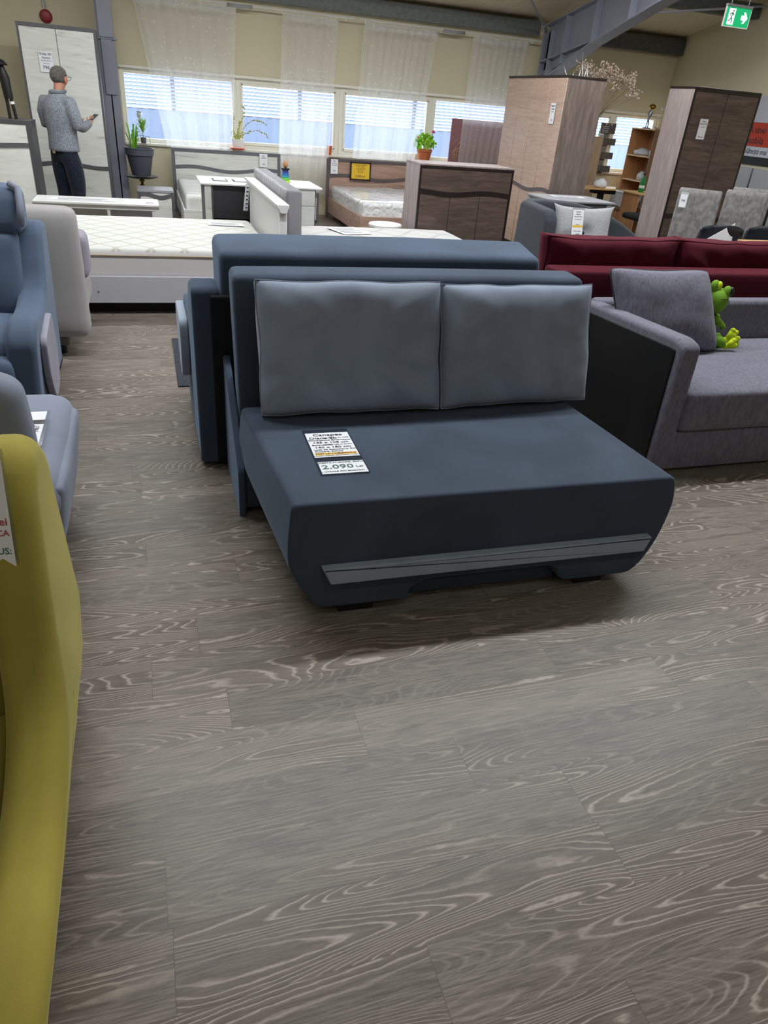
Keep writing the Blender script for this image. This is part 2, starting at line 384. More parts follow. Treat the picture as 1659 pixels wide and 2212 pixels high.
# ------------------------------------------------------------------ floor : planks with exact joints
def floor_material():
    m = base_mat('grey brown oak laminate', '#8a7f74', .42, 0, .4); nt = m.node_tree; N = nt.nodes; L = nt.links; b = N['Principled BSDF']
    uv = N.new('ShaderNodeUVMap'); uv.uv_map = 'UVMap'; at = N.new('ShaderNodeAttribute'); at.attribute_name = 'rnd'
    sep = N.new('ShaderNodeSeparateXYZ'); L.new(uv.outputs[0], sep.inputs[0])
    sr = N.new('ShaderNodeSeparateColor'); L.new(at.outputs['Color'], sr.inputs[0])
    def math_(op, a, b_=None, c=None):
        n = N.new('ShaderNodeMath'); n.operation = op
        for i, v in enumerate((a, b_, c)):
            if v is None: continue
            if isinstance(v, (int, float)): n.inputs[i].default_value = v
            else: L.new(v, n.inputs[i])
        return n.outputs[0]
    u, v = sep.outputs[0], sep.outputs[1]
    off = math_('MULTIPLY', sr.outputs[0], 37.0)
    def vec(su, sv):
        c = N.new('ShaderNodeCombineXYZ'); L.new(math_('MULTIPLY', u, su), c.inputs[0]); L.new(math_('MULTIPLY', v, sv), c.inputs[1]); L.new(off, c.inputs[2]); return c.outputs[0]
    # long cathedral contours
    n1 = N.new('ShaderNodeTexNoise'); n1.inputs['Scale'].default_value = 1; n1.inputs['Detail'].default_value = 1.2; n1.inputs['Roughness'].default_value = .35; n1.inputs['Distortion'].default_value = .3
    L.new(vec(.95, 7.5), n1.inputs['Vector'])
    nj = N.new('ShaderNodeTexNoise'); nj.inputs['Scale'].default_value = 1; nj.inputs['Detail'].default_value = 3; L.new(vec(22, 90), nj.inputs['Vector'])
    k = math_('ADD', math_('MULTIPLY', n1.outputs['Fac'], 34.0), math_('MULTIPLY', nj.outputs['Fac'], .55))
    fr = math_('FRACT', k)
    r = N.new('ShaderNodeValToRGB'); e = r.color_ramp.elements
    e[0].position = 0; e[0].color = (1, 1, 1, 1); e[1].position = .22; e[1].color = (0, 0, 0, 1)
    x = e.new(.86); x.color = (.12, .12, .12, 1); x = e.new(1.0); x.color = (1, 1, 1, 1)
    L.new(fr, r.inputs[0])
    # where the cathedral shows strongly
    nm = N.new('ShaderNodeTexNoise'); nm.inputs['Scale'].default_value = 1; nm.inputs['Detail'].default_value = 1; L.new(vec(1.0, 5.0), nm.inputs['Vector'])
    mk = N.new('ShaderNodeMapRange'); mk.inputs[1].default_value = .42; mk.inputs[2].default_value = .56; L.new(nm.outputs['Fac'], mk.inputs[0])
    # fine streaks
    n2 = N.new('ShaderNodeTexNoise'); n2.inputs['Scale'].default_value = 1; n2.inputs['Detail'].default_value = 4; n2.inputs['Roughness'].default_value = .75; L.new(vec(9, 190), n2.inputs['Vector'])
    n3 = N.new('ShaderNodeTexNoise'); n3.inputs['Scale'].default_value = 1; n3.inputs['Detail'].default_value = 4; n3.inputs['Roughness'].default_value = .6; L.new(vec(5, 30), n3.inputs['Vector'])
    r2 = N.new('ShaderNodeValToRGB'); r2.color_ramp.elements[0].position = .38; r2.color_ramp.elements[1].position = .66; L.new(n2.outputs['Fac'], r2.inputs[0])
    base = N.new('ShaderNodeMix'); base.data_type = 'RGBA'; base.inputs[6].default_value = C('#554d45'); base.inputs[7].default_value = C('#978e83')
    L.new(math_('ADD', math_('MULTIPLY', r2.outputs[0], .6), math_('MULTIPLY', sr.outputs[1], .35)), base.inputs[0])
    b2 = N.new('ShaderNodeMix'); b2.data_type = 'RGBA'; b2.blend_type = 'MIX'; b2.inputs[7].default_value = C('#4b433b')
    dk = N.new('ShaderNodeMapRange'); dk.inputs[1].default_value = .5; dk.inputs[2].default_value = .75; dk.inputs[4].default_value = .7; L.new(n3.outputs['Fac'], dk.inputs[0])
    L.new(dk.outputs[0], b2.inputs[0]); L.new(base.outputs[2], b2.inputs[6])
    b3 = N.new('ShaderNodeMix'); b3.data_type = 'RGBA'; b3.inputs[7].default_value = C('#5d5144')
    L.new(math_('MULTIPLY', mk.outputs[0], .5), b3.inputs[0]); L.new(b2.outputs[2], b3.inputs[6])
    b4 = N.new('ShaderNodeMix'); b4.data_type = 'RGBA'; b4.inputs[7].default_value = C('#b9b0a4')
    lf = math_('MULTIPLY', r.outputs[0], math_('MULTIPLY_ADD', mk.outputs[0], .62, .16)); L.new(lf, b4.inputs[0]); L.new(b3.outputs[2], b4.inputs[6])
    # joints
    ed = math_('MINIMUM', sr.outputs[2], 1.0)
    uv2 = N.new('ShaderNodeUVMap'); uv2.uv_map = 'Edge'; s2 = N.new('ShaderNodeSeparateXYZ'); L.new(uv2.outputs[0], s2.inputs[0])
    def edge(c, lenm, wd):
        d = math_('MULTIPLY', math_('MINIMUM', c, math_('SUBTRACT', 1.0, c)), lenm); return math_('LESS_THAN', d, wd)
    je = math_('MAXIMUM', edge(s2.outputs[0], 1.085, .0013), edge(s2.outputs[1], .177, .0009))
    b5 = N.new('ShaderNodeMix'); b5.data_type = 'RGBA'; b5.inputs[7].default_value = C('#4a4038'); L.new(math_('MULTIPLY', je, .45), b5.inputs[0]); L.new(b4.outputs[2], b5.inputs[6])
    L.new(b5.outputs[2], b.inputs['Base Color'])
    bp = N.new('ShaderNodeBump'); bp.inputs['Strength'].default_value = .22; bp.inputs['Distance'].default_value = .001
    L.new(math_('SUBTRACT', math_('MULTIPLY', n2.outputs['Fac'], 1.0), math_('MULTIPLY', je, 2.0)), bp.inputs['Height']); L.new(bp.outputs[0], b.inputs['Normal'])
    rr = N.new('ShaderNodeMapRange'); rr.inputs[3].default_value = .30; rr.inputs[4].default_value = .46; L.new(n2.outputs['Fac'], rr.inputs[0]); L.new(rr.outputs[0], b.inputs['Roughness'])
    return m
def build_floor():
    bm = bmesh.new(); uvl = bm.loops.layers.uv.new('UVMap'); ue = bm.loops.layers.uv.new('Edge'); cl = bm.loops.layers.color.new('rnd')
    known = {-2: .449, -1: -.085, 1: .727, 2: .467, 3: .105, 4: -.115, 0: .99}
    W_, L_ = .177, 1.085; rng = random.Random(3)
    for k in range(-40, 63):
        y0 = .918 + k * W_; y1 = y0 + W_
        if y0 < -6.1 or y0 > 11.8: 
            if y1 < -6 or y0 > 11.85: continue
        y1 = min(y1, 11.85); off = known.get(k, rng.random() * L_)
        for j in range(-6, 10):
            x0 = off + j * L_; x1 = x0 + L_
            if x1 < -5.1 or x0 > 8.7: continue
            c = (rng.random(), rng.random(), rng.random(), 1); fl = rng.random() < .5; a0 = rng.random() * 20; b0 = rng.random() * 20
            f = bm.faces.new([bm.verts.new(p) for p in ((x0, y0, 0), (x1, y0, 0), (x1, y1, 0), (x0, y1, 0))])
            for lp, (s, t) in zip(f.loops, ((0, 0), (1, 0), (1, 1), (0, 1))):
                uu, vv = (1 - s, 1 - t) if fl else (s, t)
                lp[uvl].uv = (a0 + uu * L_, b0 + vv * W_); lp[ue].uv = (s, t); lp[cl] = c
    bmesh.ops.remove_doubles(bm, verts=bm.verts, dist=1e-5)
    # a real slab under the boards
    o = finish('floor', bm, floor_material(), smooth=False, recalc=False); return struct(o)
build_floor()

# ------------------------------------------------------------------ room shell
WALLC = base_mat('cream wall paint', '#d2c9ac', .85, 0, .2)
def wallmat():
    nt = WALLC.node_tree; N = nt.nodes; L = nt.links; b = N['Principled BSDF']
    tc = N.new('ShaderNodeTexCoord'); n = N.new('ShaderNodeTexNoise'); n.inputs['Scale'].default_value = 40; n.inputs['Detail'].default_value = 4; L.new(tc.outputs['Object'], n.inputs['Vector'])
    bp = N.new('ShaderNodeBump'); bp.inputs['Strength'].default_value = .08; bp.inputs['Distance'].default_value = .003; L.new(n.outputs['Fac'], bp.inputs['Height']); L.new(bp.outputs[0], b.inputs['Normal'])
wallmat()
YW = 11.8; ZS, ZT = .87, 1.78
wins = [(-.22, 1.37), (1.37, 2.915), (2.915, 4.41), (4.41, 5.86), (6.42, 7.72), (7.72, 8.60)]
def wall_back():
    bm = bmesh.new(); y0, y1 = YW, YW + .25
    add_box(bm, -5.2, 8.85, y0, y1, 0, ZS); add_box(bm, -5.2, 8.85, y0, y1, ZT, 3.3)
    add_box(bm, -5.2, -.22, y0, y1, ZS, ZT); add_box(bm, 5.86, 6.42, y0, y1, ZS, ZT); add_box(bm, 8.60, 8.85, y0, y1, ZS, ZT)
    struct(finish('wall_back', bm, WALLC, smooth=False))
wall_back()
struct(finish('wall_right', box(8.65, 8.85, -6, YW, 0, 6), WALLC, smooth=False))
struct(finish('wall_left', box(-5.2, -5.0, -6, YW, 0, 6), WALLC, smooth=False))
struct(finish('wall_front', box(-5.2, 8.85, -6.2, -6, 0, 6.6), WALLC, smooth=False))
FR = plain('window pvc frame', '#e9e6d8', .4)
GL = bpy.data.materials.new('window glass'); GL.use_nodes = True
def glassmat():
    nt = GL.node_tree; N = nt.nodes; L = nt.links; N.clear(); out = N.new('ShaderNodeOutputMaterial'); t = N.new('ShaderNodeBsdfTransparent'); g = N.new('ShaderNodeBsdfGlossy'); g.inputs['Roughness'].default_value = .02
    mx = N.new('ShaderNodeMixShader'); mx.inputs[0].default_value = .04; L.new(t.outputs[0], mx.inputs[1]); L.new(g.outputs[0], mx.inputs[2]); L.new(mx.outputs[0], out.inputs[0])
glassmat()
for i, (a, b) in enumerate(wins):
    bm = bmesh.new(); f = .065; y0, y1 = YW + .06, YW + .13
    add_box(bm, a, b, y0, y1, ZT - f, ZT, .006, 1); add_box(bm, a, b, y0, y1, ZS, ZS + f * .9, .006, 1)
    add_box(bm, a, a + f, y0 - .002, y1 + .002, ZS, ZT, .006, 1); add_box(bm, b - f, b, y0 - .002, y1 + .002, ZS, ZT, .006, 1)
    if i in (1, 2, 4): # opening sash
        add_box(bm, a + f, b - f, y0 - .02, y0 + .03, ZT - f - .03, ZT - f + .005, .006, 1); add_box(bm, a + f, b - f, y0 - .02, y0 + .03, ZS + f * .8, ZS + f + .03, .006, 1)
        add_box(bm, a + f - .005, a + f + .03, y0 - .02, y0 + .03, ZS + f, ZT - f, .006, 1); add_box(bm, b - f - .03, b - f + .005, y0 - .02, y0 + .03, ZS + f, ZT - f, .006, 1)
    o = struct(finish('window_%d' % (i + 1), bm, FR))
    finish('window_glass', box(a + f, b - f, y0 + .045, y0 + .051, ZS + f, ZT - f), GL, o, smooth=False)
struct(finish('trim_1', box(-.22, 8.6, YW - .05, YW + .06, ZS - .03, ZS + .005, .006, 2), FR))
struct(finish('trim_2', box(-.22, 8.6, YW - .012, YW + .0, ZT - .005, ZT + .03, .004, 1), FR))
# sloping corrugated ceiling
def ceiling():
    m = base_mat('cream corrugated roof sheet', '#d8ccb2', .6, 0, .3); nt = m.node_tree; N = nt.nodes; L = nt.links; b = N['Principled BSDF']
    tc = N.new('ShaderNodeTexCoord'); wv = N.new('ShaderNodeTexWave'); wv.bands_direction = 'X'; wv.inputs['Scale'].default_value = 8; L.new(tc.outputs['Object'], wv.inputs['Vector'])
    bp = N.new('ShaderNodeBump'); bp.inputs['Strength'].default_value = .5; bp.inputs['Distance'].default_value = .01; L.new(wv.outputs['Fac'], bp.inputs['Height']); L.new(bp.outputs[0], b.inputs['Normal'])
    bm = prism([(12.1, 2.84), (12.1, 3.0), (-6.2, 6.66), (-6.2, 6.5)], 'X', -5.2, 8.85)
    struct(finish('ceiling', bm, m, smooth=False))
ceiling()
CON = linen('grey concrete', '#6d716f', '#7f8482', 14, (1, 1, 1))
CON2 = linen('dark grey concrete', '#4e504e', '#5d605d', 14, (1, 1, 1))
struct(finish('trim_3', box(-.2, 5.98, YW - .16, YW - .002, 2.685, 2.875, .01, 2), CON))
struct(finish('trim_4', box(6.22, 8.645, YW - .16, YW - .002, 2.66, 2.875, .01, 2), CON2))
struct(finish('trim_5', box(-5.0, 8.645, 10.12, 10.3, 3.06, 3.24, .01, 2), CON2))
struct(finish('baseboard_right', box(8.63, 8.65, -6, YW, 0, .08), FR)); 
# steel portal frames
def frame_steel(idx, xc, rafter=True, capital=True):
    bm = bmesh.new(); h = .1
    add_box(bm, xc - h, xc + h, 11.52, 11.54, 0, 2.74); add_box(bm, xc - h, xc + h, 11.28, 11.30, 0, 2.74); add_box(bm, xc - .008, xc + .008, 11.3, 11.52, 0, 2.74)
    add_prism(bm, [(11.54, 2.74), (9.9, 3.03), (5.0, 3.98), (5.0, 4.16), (9.9, 3.18), (11.54, 2.83)][:3] + [(5.0, 4.16), (9.9, 3.18), (11.54, 2.83)], 'X', xc - h, xc + h) if False else None
    web = [(11.52, 2.25), (11.30, 2.25), (10.15, 2.55), (8.8, 2.90), (5.0, 3.70), (5.0, 4.12), (8.8, 3.26), (11.52, 2.80)]
    add_prism(bm, web, 'X', xc - .008, xc + .008)
    add_prism(bm, [(10.15, 2.53), (8.8, 2.88), (5.0, 3.68), (5.0, 3.70), (8.8, 2.90), (10.15, 2.55)], 'X', xc - h, xc + h)
    add_prism(bm, [(11.52, 2.80), (8.8, 3.26), (5.0, 4.12), (5.0, 4.14), (8.8, 3.28), (11.52, 2.82)], 'X', xc - h, xc + h)
    add_prism(bm, [(10.15, 2.53), (11.30, 2.12), (11.30, 2.14), (10.15, 2.55)], 'X', xc - h, xc + h)
    add_prism(bm, [(10.15, 2.55), (11.52, 2.34), (11.52, 2.36), (10.15, 2.57)], 'X', xc - h, xc + h)
    for y, a, b in ((10.15, 2.55, 3.02), (10.9, 2.32, 2.90), (9.35, 2.75, 3.17), (8.6, 2.95, 3.3)):
        add_box(bm, xc - h, xc + h, y - .01, y + .01, a, b)
    return struct(finish('trim_%d' % idx, bm, M['steel'], smooth=False))
frame_steel(6, 6.08)
def left_column():
    bm = bmesh.new(); xc = -.325
    add_box(bm, xc - .1, xc + .1, 11.30, 11.32, 0, 2.5); add_box(bm, xc - .1, xc + .1, 11.52, 11.54, 0, 2.9); add_box(bm, xc - .008, xc + .008, 11.3, 11.52, 0, 2.9)
    add_box(bm, xc - .13, xc + .13, 11.26, 11.56, 2.06, 2.08); add_box(bm, xc - .06, xc + .07, 11.27, 11.30, 1.45, 2.06); add_box(bm, xc - .07, xc + .1, 11.24, 11.30, 2.08, 2.8)
    struct(finish('trim_7', bm, M['steel'], smooth=False))
left_column()
def rod(idx, a, b, r):
    bm = tube(bmesh.new(), [a, b], r, 10); d = (Vector(b) - Vector(a)).normalized(); tube(bm, [Vector(b) - d * .22, Vector(b) - d * .04], r * 2.0, 10)
    struct(finish('trim_%d' % idx, bm, M['steel']))
rod(8, (4.6, 9.9, 3.17), (5.98, 11.45, 2.74), .012)
rod(9, (8.6, 10.0, 3.2), (6.2, 9.6, 2.85), .014)

# ================================================================== MAIN SOFA (slate blue two-seater)
NAVY = M['navy']
def main_sofa():
    t = thing('sofa', 'dark slate blue velvet two-seat sofa with a hull-shaped seat, in the middle of the floor', 'sofa', (1.1, 2.45, 0))
    zt = .455
    prof = [(.365, zt), (.350, .32), (.350, .215), (.395, .13), (.45, .045), (.79, .045), (.79, .085), (.825, .105), (.87, .118), (1.355, .118), (1.385, .108), (1.40, .07), (1.425, .045), (1.725, .045), (1.775, .09), (1.825, .18), (1.852, .27), (1.868, .36), (1.848, zt)]
    prof = roundpoly(prof, [.026, .05, .04, .04, .03, .018, .012, .012, .02, .02, .012, .012, .02, .03, .04, .05, .05, .05, .026], 3)
    bm = prism(prof, 'Y', 1.90, 2.80, .014, 4)
    def wp(x, y, z):
        k = (y - 1.9) / .9
        x2 = x - .062 * k * (1 if x < 1.1 else .55)
        yy = y + (.045 * (z / .455) ** 1.0 if y < 2.2 else 0) - .03 * (x - .36) / 1.45 - .012
        return (x2, yy, z)
    warp(bm, wp); finish('seat', bm, NAVY, t)
    # raised pale band across the front
    bm = prism(roundpoly([(.462, .222), (.492, .158), (1.752, .160), (1.775, .222)], .006), 'Y', 1.868, 1.915, .008, 3)
    warp(bm, lambda x, y, z: (x, y - .03 * (x - .36) / 1.45 + .03 * (z - .1) / .35, z)); finish('front_band', bm, M['steelv'], t, label='pale steel blue band across the front')
    bm = box(.80, 1.42, 1.955, 2.0, .02, .16, .012); warp(bm, lambda x, y, z: (x, y - .03 * (x - .36) / 1.45, z)); finish('kick_panel', bm, NAVY, t)
    for x, y in ((.60, 1.915), (1.565, 1.90), (.60, 2.62), (1.565, 2.60)):
        finish('leg', prism([(x - .062, .0), (x + .062, 0), (x + .07, .062), (x - .07, .062)], 'Y', y, y + .06, .003), M['black'], t, label='black plastic foot')
    # backrest
    bm = sbox(.305, 1.915, 2.86, 3.03, .22, .985, .03, (0, .006, .004), .002, 8, 3, 4)
    warp(bm, lambda x, y, z: (x - .02 * (z - .5), y + .03 * (z - .5), z - .012 * (3.03 - y) / .17)); finish('backrest', bm, NAVY, t)
    # storage base behind the seat and its slanting end boards
    finish('storage_base', box(.30, 1.86, 2.66, 3.10, .03, .205, .012), M['navy'], t)
    for x in (.268, 1.872):
        bm = prism([(2.645, 0.0), (3.13, 0.0), (3.135, .56), (3.105, .575), (3.085, .56), (2.665, .235), (2.645, .2)], 'X', x, x + .03, .008, 3)
        finish('end_board', bm, M['navy2'], t)
    return t
main_sofa()
def back_cushion(label, cx, cy, wd, ht, th, rz, tilt, seed, lean=0):
    t = thing('back_cushion', label, 'cushion', (cx, cy, .462), 0, None)
    bm, rim, rf = pillow(wd, ht, th, edge=th * .34, p=5, q=.5, bow=.022, n=36, seed=seed, wr=.013, ears=-.012)
    Mx = Matrix.Rotation(rz, 4, 'Z') @ Matrix.Rotation(tilt, 4, 'X') @ Matrix.Rotation(lean, 4, 'Y')
    bm.transform(Mx); finish('cover', bm, M['dusk'], t, local=True, angle=0)
    sm = tube(bmesh.new(), [Mx @ p for p in rf] + [Mx @ rf[0]], .0028, 6, False); finish('seam', sm, M['dusk'], t, local=True, angle=0)
back_cushion('left one of two dusty blue back cushions on the slate blue two-seat sofa', .755, 2.665, .775, .53, .185, -.02, -.27, 2)
back_cushion('right one of two dusty blue back cushions on the slate blue two-seat sofa', 1.52, 2.675, .755, .52, .185, .035, -.27, 9)

FSX = [1.0]
def hanging_lines(bm_dict, Mx, w_, lines):
    """lines: (text, size, y, colour key, align, x)"""
    for s, size, y, key, al, x in lines:
        bm_dict.setdefault(key, bmesh.new()); text_bm(bm_dict[key], s, size, Mx @ Matrix.Translation((x, y, .0012)), al, size * .012, .0002, FSX[0])
CLEAR = bpy.data.materials.new('clear plastic sleeve'); CLEAR.use_nodes = True
def clearmat():
    nt = CLEAR.node_tree; N = nt.nodes; L = nt.links; N.clear(); out = N.new('ShaderNodeOutputMaterial'); t = N.new('ShaderNodeBsdfTransparent'); g = N.new('ShaderNodeBsdfGlossy'); g.inputs['Roughness'].default_value = .12
    t.inputs[0].default_value = (.9, .92, .95, 1); mx = N.new('ShaderNodeMixShader'); mx.inputs[0].default_value = .22; L.new(t.outputs[0], mx.inputs[1]); L.new(g.outputs[0], mx.inputs[2]); L.new(mx.outputs[0], out.inputs[0])
clearmat()
def price_tag(label, Mx, w_, h_, lines, sleeve=.006, bars=(), name='price_tag', papers=None, paper_mat=None):
    """Mx: frame with X right, Y up on the paper, Z out; origin at paper's centre"""
    loc = Mx.translation.copy(); t = thing(name, label, 'price tag', loc)
    for (x0, x1, y0, y1) in (papers or [(-w_ / 2, w_ / 2, -h_ / 2, h_ / 2)]):
        bm = box(x0, x1, y0, y1, -.0006, .0004); bm.transform(Mx); finish('paper_sheet', bm, paper_mat or M['paper'], t, smooth=False)
    if sleeve:
        bm = prism(roundpoly([(-w_ / 2 - sleeve, -h_ / 2 - sleeve), (w_ / 2 + sleeve, -h_ / 2 - sleeve), (w_ / 2 + sleeve, h_ / 2 + sleeve * 4), (-w_ / 2 - sleeve, h_ / 2 + sleeve * 4)], sleeve), 'Z', -.0014, -.0008); bm.transform(Mx)
        finish('sleeve', bm, CLEAR, t, smooth=False)
    for (x0, x1, y0, y1, key) in bars:
        bm = box(x0, x1, y0, y1, .0004, .0009); bm.transform(Mx); finish('coloured_bar', bm, M[key], t, smooth=False)
    for ln in lines:
        d = {}; hanging_lines(d, Mx, w_, [ln])
        for key, bm in d.items(): finish('lettering', bm, M[key], t, smooth=False, recalc=False)
    return t
FSX[0] = 1.22
Mt = frame_M((.597, 2.302, .4585), (1, -.02, 0), (-.08, 1, 0))
price_tag('white price tag reading 2.090 Lei lying on the slate blue sofa seat', Mt, .172, .365, [
    ('Canapea', .028, .148, 'ink', 'CENTER', 0), ('Diana 2L', .025, .119, 'ink', 'LEFT', -.078), ('(modalitate de relax)', .010, .121, 'ink', 'RIGHT', .08),
    ('Dimensiune Exterioara:', .0145, .100, 'ink', 'CENTER', 0), ('145 x 108 cm', .021, .079, 'ink', 'CENTER', 0), ('Extensibila', .015, .058, 'ink', 'LEFT', -.078), ('(suprafata utila de dormit)', .009, .059, 'ink', 'RIGHT', .08),
    ('140 x 180 cm', .021, .037, 'ink', 'CENTER', 0), ('Lada de depozitare: DA', .014, .017, 'ink', 'LEFT', -.078), ('Culoare: Relaxa', .014, .001, 'ink', 'LEFT', -.078),
    ('PRET LA COMANDA:', .0125, -.0185, 'ink', 'LEFT', -.078), ('2.290 Lei', .016, -.0185, 'red_ink', 'RIGHT', .078), ('TERMEN LIVRARE: APROXIMATIV 4 SAPT.', .0078, -.035, 'ink', 'CENTER', 0),
    ('OFERTA PT.MODEL EXPUS', .0125, -.094, 'green_ink', 'CENTER', 0), ('2.090', .044, -.128, 'green_ink', 'CENTER', -.018), ('Lei', .020, -.132, 'green_ink', 'LEFT', .048), ('- LIVRARE DIN MAGAZIN -', .0115, -.163, 'green_ink', 'CENTER', 0)],
    bars=[(-.08, .08, -.028, -.009, 'gold_ink')], papers=[(-.086, .086, -.045, .17), (-.084, .086, -.178, -.083)])

FSX[0] = 1.0
# ================================================================== SECOND BLUE SOFA (back to back)
def sofa_two():
    t = thing('sofa', 'navy velvet sofa seen from behind, back to back with the two-seat sofa', 'sofa', (1.05, 3.7, 0)); nv = M['navy']
    bm = sbox(.275, 1.83, 3.17, 3.57, .55, 1.005, .035, (0, 0, .012), .003, 8, 4); warp(bm, lambda x, y, z: (x + (.08 * (y - 3.17) / .4 if x > 1.5 else 0), y, z + .02 * (y - 3.17) / .4)); finish('backrest', bm, M['navy2'], t)
    finish('back_board', box(.225, 1.87, 3.135, 3.168, .02, .83, .01), M['black_cloth'], t)
    finish('back_frame', box(.29, 1.80, 3.168, 3.5, .03, .56, .01), M['black_cloth'], t)
    finish('seat', sbox(.285, 1.80, 3.58, 4.15, .2, .46, .04, (0, 0, .01), .003, 6, 5), M['navy2'], t)
    finish('seat_base', box(.285, 1.80, 3.55, 4.1, .03, .2, .01), nv, t)
    for x0, x1, s in ((.145, .27, -1), (1.86, 1.98, 1)):
        prof = roundpoly([(3.15, .02), (3.15, .86), (3.36, .87), (3.58, .66), (4.06, .63), (4.14, .5), (4.06, .02)], [.01, .04, .08, .1, .06, .06, .02], 5)
        finish('armrest', prism(prof, 'X', x0, x1, .022, 3), M['navy2'], t)
        xo = (x0 - .045, x0 - .002) if s < 0 else (x1 + .002, x1 + .04)
        pp = roundpoly([(3.60, .60), (4.02, .60), (4.05, .40), (3.85, .26), (3.66, .27), (3.58, .45)], [.04, .05, .1, .1, .08, .1], 5)
        finish('arm_panel', prism(pp, 'X', xo[0], xo[1], .008, 3), M['steelv'], t, label='pale blue rounded panel on the outer side of the arm')
sofa_two()
# dark mat with a small green mark
def mat_():
    t = thing('doormat', 'dark charcoal mat with a green motif, on the floor left of the navy sofa', 'mat', (.25, 4.75, 0))
    finish('pile', box(.085, .62, 4.25, 5.24, .001, .010, .003, 1), linen('charcoal mat pile', '#22262d', '#363c46', 60, (1, 1, 1)), t)
    bm = prism([(.135, 5.04), (.165, 5.06), (.2, 5.03), (.18, 4.98), (.145, 4.99)], 'Z', .010, .0112); finish('green_motif', bm, plain('lime print', '#8fae3a', .8), t, smooth=False)
mat_()

# ================================================================== GREY WOVEN SOFA
def grey_sofa():
    t = thing('sofa', 'grey woven sofa with a black lined outer arm, right of the slate blue sofa', 'sofa', (3.6, 3.2, 0)); fb = M['linen']
    prof = [(2.70, .02), (3.66, .02), (3.66, .685), (3.58, .70), (2.76, .725), (2.70, .69)]
    prof = [(2.715, .02), (3.66, .02), (3.68, .68), (3.60, .69), (2.80, .715), (2.725, .69)]
    bm = prism(roundpoly(prof, [.01, .01, .03, .04, .06, .05], 4), 'X', 2.44, 2.555, .028, 4); finish('armrest', bm, fb, t)
    pp = roundpoly([(2.765, .05), (3.62, .05), (3.635, .635), (2.775, .665)], [.01, .01, .02, .02], 3)
    finish('arm_lining', prism(pp, 'X', 2.428, 2.442, .004, 2), plain('black satin lining', '#141415', .55, spec=.4), t, label='black lining cloth stretched over the outer arm')
    finish('seat', sbox(2.545, 4.7, 2.70, 3.62, .235, .455, .035, (0, 0, .012), .002, 10, 7), fb, t)
    finish('storage_drawer', box(2.47, 4.72, 2.725, 3.6, .012, .233, .012), fb, t)
    finish('backrest', sbox(2.50, 4.75, 3.60, 3.70, .05, .70, .03, (0, 0, 0), .002, 8, 8), fb, t)
    finish('armrest', prism(roundpoly(prof, [.01, .01, .03, .04, .06, .05], 4), 'X', 4.72, 4.84, .028, 4), fb, t)
grey_sofa()
def piped_cushion(name, label, loc, wd, ht, th, R_, m, mp, seed=1, button=None, ears=.05):
    t = thing(name, label, 'cushion', loc)
    bm, rim, rf = pillow(wd, ht, th, edge=.012, p=3, q=.5, bow=.05, n=30, seed=seed, wr=.007, ears=ears)
    if button:
        for v in bm.verts:
            d = math.hypot(v.co.x, v.co.z - ht / 2)
            if v.co.y < 0: v.co.y += .055 * math.exp(-(d / .06) ** 2)
    bm.transform(R_); finish('cover', bm, m, t, local=True, angle=0)
    finish('piping', tube(bmesh.new(), [R_ @ p for p in rim] + [R_ @ rim[0]], .006, 8, False), mp, t, local=True, angle=0)
    if button:
        b = ball(bmesh.new(), (0, -th / 2 + .048, ht / 2), .013, (1, .6, 1)); b.transform(R_); finish('button', b, mp, t, local=True, angle=0)
PIPE = plain('dark navy piping', '#23262f', .7)
piped_cushion('throw_cushion', 'grey woven throw cushion with dark piping leaning in the corner of the grey sofa', (2.84, 3.33, .462), .68, .47, .19,
              Matrix.Rotation(-.03, 4, 'Z') @ Matrix.Rotation(-.33, 4, 'X') @ Matrix(((1, 0, -.22, .04), (0, 1, 0, 0), (0, 0, 1, 0), (0, 0, 0, 1))), M['linen'], PIPE, 4, None, -.06)

